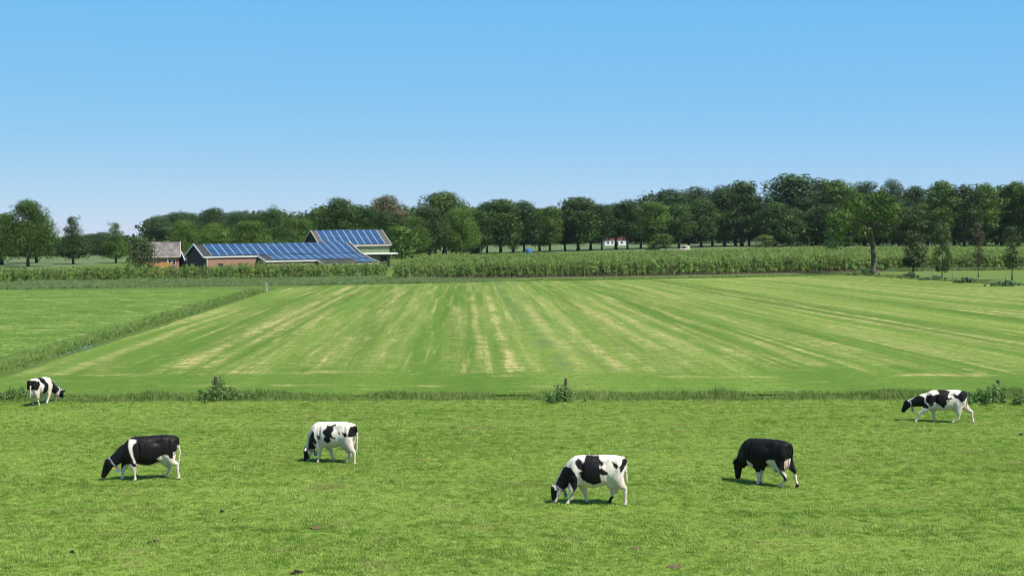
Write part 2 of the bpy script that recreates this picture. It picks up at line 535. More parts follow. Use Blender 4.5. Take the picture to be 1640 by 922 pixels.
gx = np.concatenate([[-9000, -3000, -1200, -600, -350, -220, -160], np.arange(-130, 131, 1.0), [160, 220, 350, 600, 1200, 3000, 9000]])
gy = np.concatenate([[-800, -200, -40, 10], np.arange(30, 231, 1.0), [260, 300, 400, 550, 800, 1300, 2500, 6000, 14000]])
XX, YY = np.meshgrid(gx, gy)
ZZ = ditch_depth(XX, YY)
nx, ny = len(gx), len(gy)
ii = (np.arange(ny - 1)[:, None] * nx + np.arange(nx - 1)[None, :]).ravel()
gf = np.stack([ii, ii + 1, ii + nx + 1, ii + nx], 1)
tag(link('ground', np_mesh('ground', np.stack([XX, YY, ZZ], -1).reshape(-1, 3), gf, [M['rough_ground']], True)), kind='structure')

def sheet(name, pts, mat, z=0.012):
    me = np_mesh(name, [(p[0], p[1], z) for p in pts], [list(range(len(pts)))], [mat])
    return tag(link(name, me), kind='structure')

ya0, ya1 = float(ditch_a_y(-150)), float(ditch_a_y(150))
sheet('pasture', [(-150, 4), (150, 4), (150, ya1 - 1.5), (-150, ya0 - 1.5)], M['pasture'])
wa = [(-150, ya0 - 0.35), (150, ya1 - 0.35), (150, ya1 + 0.35), (-150, ya0 + 0.35)]
sheet('ditch_water', wa, M['ditch_water'], -0.36)
yb1 = DB1.y
sheet('ditch_water', [(ditch_b_x(y_) + dx_, y_) for y_, dx_ in ((98, -0.4), (98, 0.4), (124, 0.4), (124, -0.4))], M['ditch_water'], -0.37)
fl = G(0, 462)
sheet('left_meadow', [(ditch_b_x(73) - 2.2, 73.0), (ditch_b_x(yb1) - 2.2, yb1), (fl.x, fl.y - 8), (-170, fl.y - 6), (-170, 73.5)], M['left_meadow'])

# --- hay meadow: a fine sheet that carries where the cut straw lies
MF = [G(440, 462), G(640, 453), G(1000, 448), G(1345, 441.5), G(1400, 443)]
mfx = np.array([-60] + [p.x for p in MF] + [70]); mfy = np.array([MF[0].y - 4] + [p.y for p in MF] + [MF[-1].y])
LA0, LA1 = G(985, 600), G(855, 475)
line_a = line_fn(LA0, LA1)
W_FAN = fence_x(110.0) - line_a(110.0)
def u_coord(x, y):
    xa = line_a(y); xb = fence_x(y)
    t = (x - xa) / (xb - xa)
    return np.where(t > 0, t * W_FAN, x - xa)
def x_of(u, y):
    xa = line_a(y); xb = fence_x(y)
    return np.where(u > 0, xa + u / W_FAN * (xb - xa), xa + u)
def u_px(px, py):
    g = G(px, py)
    return float(u_coord(np.array(g.x), np.array(g.y)))
NR = 190
UC = np.arange(-60, W_FAN - 0.2, 0.17)
T = np.linspace(0, 1, NR) ** 1.15
yn = np.full(len(UC), 70.0); yf = np.full(len(UC), 215.0)
for _ in range(6):      # where each mowing line leaves the field
    yn = ditch_a_y(x_of(UC, yn)) + 1.5
    yf = np.interp(x_of(UC, yf), mfx, mfy)
MY = yn[None, :] + (yf - yn)[None, :] * T[:, None]
U = np.repeat(UC[None, :], NR, 0)
MX = x_of(U, MY)
straw = np.zeros_like(U)
wob = (vnoise(MY * 0.05, U * 0.3, 3) - 0.5) * 0.8
STRIPES = [  # px, py of one point, half width m, strength, py of far end, py of near end
    (306, 580, 0.75, 1.0, 458, 592), (345, 580, 0.45, 0.75, 470, 592), (270, 585, 0.35, 0.4, 470, 592),
    (540, 560, 1.6, 0.42, 475, 590), (610, 570, 0.9, 0.40, 465, 592), (470, 575, 0.7, 0.28, 465, 592),
    (180, 580, 0.5, 0.25, 470, 595), (655, 540, 0.5, 0.35, 465, 592),
    (770, 585, 0.38, 0.9, 470, 598), (822, 590, 0.55, 1.0, 470, 598), (733, 570, 0.25, 0.55, 540, 600),
    (925, 585, 0.7, 0.85, 478, 592), (985, 585, 0.6, 0.85, 470, 598), (1015, 575, 0.3, 0.3, 460, 590),
    (1090, 580, 0.7, 0.85, 470, 592), (1145, 575, 0.5, 0.7, 470, 590), (1215, 580, 0.5, 0.7, 470, 590),
    (1290, 575, 0.6, 0.5, 470, 588), (1350, 565, 0.6, 0.5, 470, 588), (1420, 575, 0.6, 0.6, 480, 590),
    (1500, 560, 0.5, 0.45, 470, 590), (1640, 551, 0.55, 1.0, 480, 590), (1640, 563, 0.5, 0.6, 480, 590),
    (1640, 525, 0.4, 0.35, 450, 590), (1640, 505, 0.4, 0.4, 450, 590), (1640, 487, 0.6, 0.75, 450, 600),
    (1640, 478, 0.5, 0.85, 443, 600), (1640, 470, 0.5, 0.55, 443, 600)]
for px, py, hw, st, pf, pn in STRIPES:
    uc = u_px(px, py)
    yf_ = G(px, pf).y if px < 1200 else G(1500, pf).y
    yn_ = G(px, pn).y if px < 1200 else G(1500, pn).y
    fade = np.clip((yf_ - MY) / 12, 0, 1) * np.clip((MY - yn_) / 2.0, 0, 1)
    brk = 0.35 + 0.65 * np.clip((vnoise(MY * 0.13 + px, U * 0.9, 11) - 0.22) * 2.6, 0, 1)
    straw = np.maximum(straw, st * np.exp(-((U + wob * 0.35 - uc) / hw) ** 2 * 1.3) * fade * brk)
head_y = np.interp(MX, [G(0, 605).x, G(620, 600).x, G(1640, 600).x], [G(0, 605).y, G(620, 600).y, G(1640, 600).y])
inside = np.clip((MY - head_y) / 2.0, 0, 1)
fine1 = vnoise(U * 1.15, MY * 0.02, 5)
fine2 = vnoise(U * 3.2, MY * 0.05, 6)
fine3 = vnoise(U * 1.9, MY * 0.03, 7)
patchy = np.clip(vnoise(MX * 0.05, MY * 0.03, 8) * 2.2 - 0.35, 0, 1)
straw = np.maximum(straw, inside * 0.60 * np.clip((fine1 * 0.55 + fine2 * 0.45 - 0.48) * 4.5, 0, 1) * patchy)
straw = np.maximum(straw, inside * 0.75 * np.clip((fine3 - 0.66) * 5, 0, 1) * np.clip(vnoise(U * 0.25, MY * 0.06, 17) * 2 - 0.4, 0, 1))
# swaths left along the headland, parallel to the ditch
def cross(pxa, pxb, py, hw, st):
    global straw
    a = G(pxa, py); b = G(pxb, py)
    yl = a.y + (MX - a.x) * (b.y - a.y) / (b.x - a.x)
    yl = yl + (vnoise(MX * 0.15, MX * 0, 9) - 0.5) * 0.7
    e = np.clip((MX - a.x) / 1.5, 0, 1) * np.clip((b.x - MX) / 1.5, 0, 1)
    brk = np.clip((vnoise(MX * 0.45, MY * 0.9, 12 + int(py)) - 0.25) * 2.4, 0, 1)
    straw = np.maximum(straw, st * np.exp(-((MY - yl) / hw) ** 2) * e * brk)
for c in [(200, 640, 597, 0.7, 1.0), (120, 260, 601, 0.6, 0.6), (700, 850, 601, 0.45, 0.9), (1380, 1610, 600, 0.7, 1.0),
          (1040, 1260, 603, 0.5, 0.7), (560, 900, 618, 0.3, 0.8), (930, 1130, 616, 0.3, 0.6), (250, 560, 618, 0.35, 0.5),
          (0, 160, 610, 0.4, 0.5), (1280, 1480, 616, 0.35, 0.45), (440, 1000, 456, 3.0, 0.35), (940, 1300, 447, 3.0, 0.6)]:
    cross(*c)
tone = (vnoise(U * 0.30, MY * 0.008, 21) - 0.5) * 0.36 + (vnoise(U * 0.9, MY * 0.02, 22) - 0.5) * 0.10 - (1 - inside) * 0.02
tl = np.interp(MY, [G(912, 598).y, G(880, 560).y, G(845, 520).y, G(815, 485).y, G(800, 460).y], [G(912, 598).x, G(880, 560).x, G(845, 520).x, G(815, 485).x, G(800, 460).x][::1]) if False else None
tp = sorted([(G(a, b).y, G(a, b).x) for a, b in [(925, 600), (893, 570), (858, 535), (835, 505), (812, 478), (800, 462)]])
tl = np.interp(MY, [p[0] for p in tp], [p[1] for p in tp])
track = (0.75 * np.exp(-((MX - tl) / 0.75) ** 2) + 0.4 * np.exp(-((MX - tl - 2.0) / 0.5) ** 2)) * inside * np.clip(vnoise(MX * 0.5, MY * 0.4, 31) * 1.6 - 0.2, 0, 1)
straw = straw * (1 - 0.8 * np.clip(track, 0, 1))
keep = (MX > ditch_b_x(MY) + 2.0) & (MX < fence_x(MY) - 0.6)
n0, n1 = MX.shape
ii = (np.arange(n0 - 1)[:, None] * n1 + np.arange(n1 - 1)[None, :])
kf = keep[:-1, :-1] & keep[1:, 1:] & keep[:-1, 1:] & keep[1:, :-1]
ii = ii[kf].ravel()
mfc = np.stack([ii, ii + 1, ii + n1 + 1, ii + n1], 1)
used, inv = np.unique(mfc, return_inverse=True)
mfc = inv.reshape(-1, 4)
mco = np.stack([MX, MY, np.full_like(MX, 0.012)], -1).reshape(-1, 3)[used]
me = np_mesh('hay_meadow', mco, mfc, [M['hay_meadow']], True)
attr(me, 'u', U.ravel()[used]); attr(me, 'inner', (inside * (0.45 + 0.55 * np.clip((U - u_px(255, 585)) / 3.0, 0, 1))).ravel()[used]); attr(me, 'straw', straw.ravel()[used]); attr(me, 'track', np.clip(track, 0, 1).ravel()[used]); attr(me, 'tone', tone.ravel()[used])
tag(link('hay_meadow', me), kind='structure')

# --- sheets beyond the meadow
ol = [G(-60, 453), G(300, 448), G(608, 443.5)]         # front edge of the left orchard block
orr = [G(634, 446), G(1000, 442), G(1390, 434), G(1700, 430)]   # front edge of the right block
pd = [(fence_x(y) + 0.6, y) for y in (90, 230)]
sheet('paddock', [pd[0], (150, 90), (150, orr[3].y - 6), (orr[2].x + 3, orr[2].y - 5), (pd[1][0], pd[1][1] + 3)], M['paddock'])
sheet('orchard_soil', [(orr[0].x, orr[0].y - 5), (orr[1].x, orr[1].y - 4), (orr[2].x, orr[2].y - 3), (150, orr[3].y - 2.5), (150, 395), (orr[0].x + 8, 335)], M['orchard_soil'])
sheet('grass_track', [(G(606, 446).x, G(606, 446).y - 3), (G(633, 446).x, G(633, 446).y - 3), (G(633, 446).x + 3, 330), (G(606, 446).x - 2, 330)], M['paddock'])
sheet('far_field', [(-220, 335), (-110, 335), (-118, 600), (-300, 600)], M['far_field'])
sheet('far_field', [(-60, 525), (170, 525), (320, 1000), (-120, 1000)], M['far_field'])

# ------------------------------------------------------------------ scattering (one object: prototypes + points in its own mesh)
def scatter(name, protos, pts, rot, scl, pick, mats, parent=None):
    """protos: list of (verts (n,3), tris/quads list-array, tint per face, mat index). pts (n,3), rot (n,3) euler, scl (n,) or (n,3)."""
    V = []; F = []; var = []; tint = []; mi = []
    b = 0
    for k, (v, f, tn, mm) in enumerate(protos):
        v = np.asarray(v, float); f = np.asarray(f)
        V.append(v); F.append(f + b); var += [k + 1] * len(v); tint.append(np.asarray(tn, float)); mi.append(np.full(len(f), mm) if np.isscalar(mm) else np.asarray(mm))
        b += len(v)
    pts = np.asarray(pts, float)
    V = np.concatenate(V + [pts]); F = np.concatenate(F)
    n = len(pts)
    me = np_mesh(name, V, F, mats, False, np.concatenate(mi))
    scl = np.asarray(scl, float)
    if scl.ndim == 1: scl = np.repeat(scl[:, None], 3, 1)
    attr(me, 'variant', np.array(var + [0] * n), 'POINT', 'INT')
    attr(me, 'rot', np.concatenate([np.zeros((b, 3)), rot]), 'POINT', 'FLOAT_VECTOR')
    attr(me, 'scl', np.concatenate([np.ones((b, 3)), scl]), 'POINT', 'FLOAT_VECTOR')
    attr(me, 'pick', np.concatenate([np.zeros(b), pick]), 'POINT', 'INT')
    attr(me, 'tint', np.concatenate(tint), 'FACE')
    attr(me, 'shade', np.concatenate([np.zeros(b), np.clip(rng.normal(0, 0.5, n), -1, 1)]), 'POINT')
    o = link(name, me, parent)
    ng = bpy.data.node_groups.new(name + '_nodes', 'GeometryNodeTree')
    ng.interface.new_socket('Geometry', in_out='INPUT', socket_type='NodeSocketGeometry')
    ng.interface.new_socket('Geometry', in_out='OUTPUT', socket_type='NodeSocketGeometry')
    N = ng.nodes.new; L = ng.links.new
    gi = N('NodeGroupInput'); go = N('NodeGroupOutput')
    def named(nm, ty):
        nd = N('GeometryNodeInputNamedAttribute'); nd.data_type = ty; nd.inputs[0].default_value = nm
        return nd.outputs[0]
    va = named('variant', 'INT')
    join = N('GeometryNodeJoinGeometry')
    def sel(k):
        c = N('FunctionNodeCompare'); c.data_type = 'INT'; c.operation = 'EQUAL'
        L(va, c.inputs[2]); c.inputs[3].default_value = k
        s = N('GeometryNodeSeparateGeometry'); s.domain = 'POINT'
        L(gi.outputs[0], s.inputs[0]); L(c.outputs[0], s.inputs[1])
        return s.outputs[0]
    for k in range(len(protos)):
        g = N('GeometryNodeGeometryToInstance')
        L(sel(k + 1), g.inputs[0]); L(g.outputs[0], join.inputs[0])
    iop = N('GeometryNodeInstanceOnPoints')
    mp = N('GeometryNodeMeshToPoints')
    L(sel(0), mp.inputs[0])
    L(mp.outputs[0], iop.inputs['Points']); L(join.outputs[0], iop.inputs['Instance'])
    iop.inputs['Pick Instance'].default_value = True
    L(named('pick', 'INT'), iop.inputs['Instance Index'])
    e2r = N('FunctionNodeEulerToRotation')
    L(named('rot', 'FLOAT_VECTOR'), e2r.inputs[0]); L(e2r.outputs[0], iop.inputs['Rotation'])
    L(named('scl', 'FLOAT_VECTOR'), iop.inputs['Scale'])
    L(iop.outputs[0], go.inputs[0])
    md = o.modifiers.new('scatter', 'NODES'); md.node_group = ng
    return o

def tuft(seed, n, h0, h1, spread, w, bend=0.5):
    """grass tuft: n blades of two triangles each"""
    r = np.random.default_rng(seed)
    V = []; F = []; T = []
    for i in range(n):
        a = r.uniform(0, 6.283); d = spread * math.sqrt(r.uniform(0, 1))
        x, y = d * math.cos(a), d * math.sin(a)
        h = r.uniform(h0, h1); az = r.uniform(0, 6.283); ln = h * bend * r.uniform(0.2, 1.1)
        dx, dy = math.cos(az), math.sin(az)
        b = len(V)
        ww = w * r.uniform(0.7, 1.3)
        px_, py_ = -dy * ww / 2, dx * ww / 2
        mx, my, mz = x + dx * ln * 0.35, y + dy * ln * 0.35, h * 0.6
        V += [(x - px_, y - py_, -0.01), (x + px_, y + py_, -0.01), (mx + px_ * .8, my + py_ * .8, mz), (mx - px_ * .8, my - py_ * .8, mz),
              (x + dx * ln, y + dy * ln, h * r.uniform(0.85, 1.0))]
        F += [(b, b + 1, b + 2), (b, b + 2, b + 3), (b + 3, b + 2, b + 4)]
        t = r.uniform(0, 1); T += [t, t, t]
    return np.array(V), np.array(F), np.array(T), 0

def rots(n, tilt=0.15):
    return np.stack([rng.uniform(-tilt, tilt, n), rng.uniform(-tilt, tilt, n), rng.uniform(0, 6.283, n)], 1)

# grazed pasture turf
N_T = 230000
yy = np.sqrt(rng.uniform(27.0 ** 2, 70.0 ** 2, N_T))
xx = rng.uniform(-1, 1, N_T) * (yy * 0.39 + 2.5)
ok = yy < ditch_a_y(xx) - 1.0
xx, yy = xx[ok], yy[ok]
clump = vnoise(xx * 0.55, yy * 0.8, 41) * 0.6 + vnoise(xx * 2.0, yy * 2.0, 42) * 0.4
sc_ = 0.50 + 0.50 * np.clip((clump - 0.35) * 2.2, 0, 1) + rng.uniform(-0.10, 0.25, len(xx))
protos = [tuft(100 + i, 26, 0.025, 0.085, 0.17, 0.012, 0.9) for i in range(6)]
o = scatter('pasture_grass', protos, np.stack([xx, yy, np.full(len(xx), 0.012)], 1), rots(len(xx)), sc_, rng.integers(0, 6, len(xx)), [M['blade']])
tag(o, 'short grazed green grass covering the cow pasture', 'grass', kind='stuff')

n = 900
yy = np.sqrt(rng.uniform(29.0 ** 2, 68.0 ** 2, n)); xx = rng.uniform(-1, 1, n) * (yy * 0.39 + 2.5)
ok = (yy < ditch_a_y(xx) - 1.2) & (vnoise(xx * 0.16, yy * 0.35, 45) > 0.52)
xx, yy = xx[ok], yy[ok]; n = len(xx)
protos = [tuft(150 + i, 40, 0.05, 0.17, 0.16, 0.012, 0.8) for i in range(4)]
o = scatter('pasture_grass', protos, np.stack([xx, yy, np.full(n, 0.012)], 1), rots(n), rng.uniform(0.5, 1.1, n), rng.integers(0, 4, n), [M['tall_blade']])
tag(o, 'scattered ranker dark grass tufts left standing in the cow pasture', 'grass', kind='stuff')

# tall grass in the ditch in front of the hay meadow
n = 15000
xx = rng.uniform(-34, 34, n)
off = rng.uniform(-1.5, 2.4, n)
yy = ditch_a_y(xx) + off
hgt = (0.25 + 0.68 * vnoise(xx * 0.5, yy * 0.5, 51) ** 1.6) * np.clip(1.15 - 0.33 * np.abs(off - 0.2), 0.35, 1.2) * rng.uniform(0.45, 1.45, n)
hgt = np.where(off < -0.9, hgt * 0.7, hgt)
protos = [tuft(200 + i, 24, 0.25, 0.62, 0.14, 0.016, 0.55) for i in range(5)]
o = scatter('ditch_grass', protos, np.stack([xx, yy, ditch_depth(xx, yy) * 0.45], 1), rots(n), hgt, rng.integers(0, 5, n), [M['tall_blade']])
tag(o, 'tall uncut green grass along the ditch behind the cows', 'grass', kind='stuff')

# tall grass along the left ditch
n = 4200
yy = np.sqrt(rng.uniform(70.0 ** 2, DB1.y ** 2, n))
off = rng.normal(0.15, 0.75, n)
xx = ditch_b_x(yy) + off
gapn = vnoise(yy * 0.12, yy * 0, 61)
keepm = ~((np.abs(off - 0.4) < 0.45) & (gapn > 0.72))
xx, yy, off = xx[keepm], yy[keepm], off[keepm]
n = len(xx)
hgt = rng.uniform(0.18, 0.60, n) ** 1.2 * np.where(off > 1.2, 0.7, 1.0) * (0.7 + 0.6 * vnoise(yy * 0.1, off, 62))
protos = [tuft(300 + i, 26, 0.3, 0.8, 0.2, 0.022, 0.5) for i in range(5)]
o = scatter('ditch_grass', protos, np.stack([xx, yy, ditch_depth(xx, yy) * 0.4], 1), rots(n), hgt, rng.integers(0, 5, n), [M['tall_blade']])
tag(o, 'tall green grass lining the ditch left of the hay meadow', 'grass', kind='stuff')

# pale tall verge in front of the orchard
def along(poly, n, r):
    segs = [(poly[i], poly[i + 1]) for i in range(len(poly) - 1)]
    ln = np.array([(b - a).length for a, b in segs])
    k = r.choice(len(segs), n, p=ln / ln.sum())
    t = r.uniform(0, 1, n)
    A = np.array([[s[0].x, s[0].y] for s in segs]); B = np.array([[s[1].x, s[1].y] for s in segs])
    return A[k] + (B[k] - A[k]) * t[:, None]
vl = [G(-70, 464.5), G(300, 459.5), G(610, 455), G(830, 451)]
n = 15000
pp = along(vl, n, rng)
back = np.interp(pp[:, 0], [G(-60, 453).x, G(300, 448).x, G(608, 443.5).x, G(634, 446).x, G(830, 444).x], [G(-60, 453).y, G(300, 448).y, G(608, 443.5).y, G(634, 446).y, G(830, 444).y]) - 1.0
off = rng.uniform(-1.5, 1.0, n) + (back - pp[:, 1]) * rng.uniform(0, 1, n) ** 1.2
taper = np.clip((G(850, 450).x - pp[:, 0]) / 22, 0.15, 1)
hgt = (0.30 + 0.45 * vnoise(pp[:, 0] * 0.2, pp[:, 1] * 0.1, 71)) * rng.uniform(0.6, 1.2, n) * taper
hgt = np.where((pp[:, 0] > G(600, 455).x) & (pp[:, 0] < G(640, 455).x), hgt * 0.55, hgt)
protos = [tuft(400 + i, 26, 0.45, 1.05, 0.3, 0.04, 0.4) for i in range(4)]
o = scatter('verge_grass', protos, np.stack([pp[:, 0], pp[:, 1] + off, np.zeros(n)], 1), rots(n), hgt, rng.integers(0, 4, n), [M['verge_blade']])
tag(o, 'tall pale grass verge in front of the orchard', 'grass', kind='stuff')
vr = [G(830, 450), G(1100, 445.5), G(1345, 440), G(1400, 441)]
n = 1300
pp = along(vr, n, rng); off = rng.uniform(-1.0, 1.6, n)
o = scatter('verge_grass', protos, np.stack([pp[:, 0], pp[:, 1] + off, np.zeros(n)], 1), rots(n), rng.uniform(0.15, 0.42, n), rng.integers(0, 4, n), [M['tall_blade']])
tag(o, 'thin low strip of rough grass at the far edge of the hay meadow', 'grass', kind='stuff')
# rough grass under the fence on the right
n = 900
yy = rng.uniform(150, 232, n); off = rng.normal(0.4, 0.8, n)
xx = fence_x(yy) + off
o = scatter('verge_grass', protos, np.stack([xx, yy, np.zeros(n)], 1), rots(n), rng.uniform(0.2, 0.5, n), rng.integers(0, 4, n), [M['tall_blade']])
tag(o, 'rough uncut grass along the wire fence under the young trees', 'grass', kind='stuff')
n = 1200
xx = rng.uniform(orr[2].x + 3, 100, n)
yy = np.interp(xx, [orr[2].x, orr[3].x], [orr[2].y, orr[3].y]) - rng.uniform(1.5, 4, n)
o = scatter('verge_grass', protos, np.stack([xx, yy, np.zeros(n)], 1), rots(n), rng.uniform(0.35, 0.75, n), rng.integers(0, 4, n), [M['verge_blade']])
tag(o, 'pale tall grass between the paddock and the orchard', 'grass', kind='stuff')

# ------------------------------------------------------------------ leaves and trees
def leaf_cloud(seed, clumps, n, size, flat=0.35, updir=0.35):
    """n leaf faces spread over clumps [(x,y,z,rx,ry,rz)]. returns verts (n*4,3), faces (n,4), tint (n)."""
    r = np.random.default_rng(seed)
    C = np.array(clumps, float)
    w = C[:, 3] * C[:, 4] + C[:, 3] * C[:, 5]
    k = r.choice(len(C), n, p=w / w.sum())
    d = r.normal(size=(n, 3)); d /= np.linalg.norm(d, axis=1)[:, None]
    rad = r.uniform(0.35, 1.0, n) ** 0.45 * (1 + 0.10 * r.normal(size=n))
    pos = C[k, :3] + d * C[k, 3:6] * rad[:, None]
    nrm = d * 1.15 + r.normal(size=(n, 3)) * 0.42 + np.array([0, 0, updir])
    nrm /= np.linalg.norm(nrm, axis=1)[:, None]
    ref = r.normal(size=(n, 3))
    e1 = np.cross(nrm, ref); e1 /= np.linalg.norm(e1, axis=1)[:, None]
    e2 = np.cross(nrm, e1)
    s = size * r.uniform(0.6, 1.35, n)[:, None]
    a = e1 * s * 0.5; b = e2 * s * 0.36
    lift = nrm * s * 0.18
    v = np.stack([pos - a, pos - b + lift, pos + a, pos + b + lift], 1).reshape(-1, 3)
    f = np.arange(n * 4).reshape(n, 4)
    ct = r.uniform(0, 1, len(C))
    tint = np.clip(ct[k] * 0.68 + r.uniform(0, 1, n) * 0.32, 0, 1)
    return v, f, tint

def crown_clumps(seed, h, w, base, nc, shape='ovate', lump=0.24, top_jag=0.0):
    """clump ellipsoids filling a crown of height h (base..h) and width w"""
    r = np.random.default_rng(seed)
    out = []
    H = h - base
    for i in range(nc):
        t = r.uniform(0.03, 1.0)
        if shape == 'ovate': pr = math.sin(math.pi * (t * 0.90 + 0.08)) ** 0.65
        elif shape == 'dome': pr = math.sqrt(max(0.02, 1 - (t * 0.96) ** 2.4)) * (0.82 + 0.18 * min(1, t * 4))
        elif shape == 'cone': pr = (1 - t * 0.85) * min(1, 0.45 + t * 3.5)
        elif shape == 'column': pr = math.sin(math.pi * (t * 0.86 + 0.07)) ** 0.4
        else: pr = math.sin(math.pi * min(1, t * 0.85 + 0.12)) ** 0.5
        a = r.uniform(0, 6.283)
        q = math.sqrt(r.uniform(0.05, 1.0))
        rr = lump * w * r.uniform(0.55, 1.15)
        if shape == 'cone': rr *= 1.2 - 0.75 * t
        R_ = max(0.0, pr * w / 2 - rr * 0.65) * q
        z = base + t * H
        z = min(max(z, base + rr * 0.6), h - rr * 0.75 + (r.uniform(0, top_jag) * H if t > 0.7 else 0))
        out.append((R_ * math.cos(a), R_ * math.sin(a), z, rr, rr, rr * r.uniform(0.65, 0.95)))
    if top_jag > 0.04:          # leaders that stick out of the top
        for i in range(5):
            out.append((r.uniform(-.16, .16) * w, r.uniform(-.16, .16) * w, h * r.uniform(.88, 1.0), .055 * w, .055 * w, .09 * w))
    return out

def limb_mb(seed, h, w, base, rad, nl=7, lean=0.03, n=7):
    r = random.Random(seed)
    mb = MB()
    top = h * 0.82
    pts = []; rd = []
    lx, ly = r.uniform(-lean, lean) * h, r.uniform(-lean, lean) * h
    for i in range(7):
        t = i / 6
        pts.append((lx * t + r.uniform(-1, 1) * 0.008 * h * (t > 0), ly * t, -0.15 + t * top))
        rd.append(rad * (1.45 if i == 0 else 1.0 - 0.85 * t))
    mb.tube(pts, rd, n)
    for i in range(nl):
        t = r.uniform(base / top * 0.85, 0.92)
        t = min(max(t, 0.15), 0.95)
        x0, y0, z0 = lx * t, ly * t, t * top
        a = r.uniform(0, 6.283); L = w * 0.42 * r.uniform(0.6, 1.0) * (1.15 - 0.6 * t)
        up = L * r.uniform(0.35, 0.9)
        rr = rad * (1 - 0.85 * t) * 0.55
        p1 = (x0 + math.cos(a) * L * 0.45, y0 + math.sin(a) * L * 0.45, z0 + up * 0.35)
        p2 = (x0 + math.cos(a) * L, y0 + math.sin(a) * L, min(z0 + up, h * 0.95))
        mb.tube([(x0, y0, z0), p1, p2], [rr, rr * 0.65, rr * 0.25], 5)
    return mb

VARIANTS = {}
def variant(key, seed, h, w, base, nc, nleaf, size, shape, rad, nl=7, lump=0.24, jag=0.0, clumps=None, smooth=True):
    cl = clumps or crown_clumps(seed, h, w, base, nc, shape, lump, jag)
    v, f, tn = leaf_cloud(seed, cl, nleaf, size)
    cme = np_mesh('crown', v, f, [], False); attr(cme, 'tint', tn, 'FACE')
    tme = limb_mb(seed, h, w, base, rad, nl).mesh('trunk', [], True)
    VARIANTS[key] = (cme, tme, h, w)

variant('row1', 11, 20, 12, 3.2, 66, 8200, 0.50, 'ovate', 0.34)
variant('row2', 12, 20, 12, 3.5, 62, 8000, 0.50, 'ovate', 0.32, jag=0.10)
variant('row3', 13, 20, 11, 3.0, 66, 8000, 0.50, 'column', 0.34)
variant('row4', 25, 20, 12, 4.2, 60, 6500, 0.50, 'ovate', 0.30, jag=0.06)
variant('dome1', 14, 20, 17, 1.8, 95, 11000, 0.48, 'dome', 0.42, lump=0.17)
variant('dome2', 15, 18, 16, 2.0, 90, 10000, 0.48, 'dome', 0.40, lump=0.18)
variant('tall1', 16, 26, 14, 5.0, 74, 8000, 0.55, 'ovate', 0.40, lump=0.18, jag=0.06)
variant('tall2', 17, 26, 13, 4.5, 68, 7600, 0.55, 'column', 0.38, lump=0.2, jag=0.06)
variant('young1', 18, 15, 11, 1.9, 66, 7500, 0.36, 'cone', 0.24, lump=0.2, jag=0.05)
variant('wide1', 26, 16, 13, 2.0, 80, 11000, 0.36, 'ovate', 0.30, lump=0.18, jag=0.14)
variant('young2', 19, 15, 11, 2.0, 64, 7500, 0.36, 'ovate', 0.26, lump=0.2, jag=0.08)
variant('bush1', 20, 7, 9, 0.2, 55, 3200, 0.36, 'dome', 0.16, lump=0.18)
variant('bush2', 21, 5, 5, 0.3, 30, 1600, 0.34, 'dome', 0.10, lump=0.22)
variant('sap1', 22, 11, 5.2, 1.4, 64, 4200, 0.30, 'column', 0.13, 12, lump=0.17)
variant('sap2', 23, 11, 3.6, 2.4, 46, 1700, 0.27, 'column', 0.09, 14, lump=0.2)
variant('small1', 24, 9, 6, 1.8, 34, 1900, 0.40, 'ovate', 0.14, lump=0.24)

def tree(name, label, px, dist, top_y, w_px, key, leaf, group=None, bark='bark', rz=None, base_z=0.0, cat='tree', base_y=None):
    if base_y is not None:
        g = G(px, base_y); dist = g.y
    else:
        g = P(px, 400, dist)
    ztop = P(px, top_y, dist).z
    cme, tme, h0, w0 = VARIANTS[key]
    hh = ztop * 0.985; ww = w_px * mpp(dist) * 1.36
    o = empty(name, (g.x, dist, base_z), random.uniform(0, 6.28) if rz is None else rz)
    o.scale = (ww / w0, ww / w0, hh / h0)
    for nm, src, mt in (('trunk', tme, M[bark]), ('crown', cme, M[leaf])):
        k = (src.name, mt.name)
        if k not in TM:
            c = src.copy(); c.materials.clear(); c.materials.append(mt); TM[k] = c
        link(nm, TM[k], o)
    tag(o, label, cat, group)
    return o
TM = {}

# ------------------------------------------------------------------ the trees one can tell apart
# left of the farm
tree('tree', 'mid green tree cut by the left edge beside the tall ragged tree', 2, 400, 341, 80, 'dome2', 'leaf_mid', base_y=None)
tree('tree', 'tallest tree at the far left with a ragged pointed top and bare trunk', 44, 372, 321, 74, 'wide1', 'leaf_mid')
tree('tree', 'broad rounded tree directly behind the tallest tree at the far left', 58, 425, 340, 62, 'dome1', 'leaf_mid')
tree('tree', 'dark conical tree standing alone in the pale field left of the farmhouse', 117, 400, 346, 54, 'young1', 'leaf_dark')
tree('tree', 'small tree with dark trunk between the dark conical tree and the broad bush', 185, 410, 356, 50, 'young1', 'leaf_mid')
tree('bush', 'broad low bushy tree in front of the left end of the tiled farmhouse', 228, 268, 384, 50, 'bush1', 'leaf_olive', cat='bush')
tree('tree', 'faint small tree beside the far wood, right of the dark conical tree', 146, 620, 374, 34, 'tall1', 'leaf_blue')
tree('tree', 'low rounded tree behind the two small trees left of the farmhouse', 165, 560, 371, 30, 'dome2', 'leaf_blue')
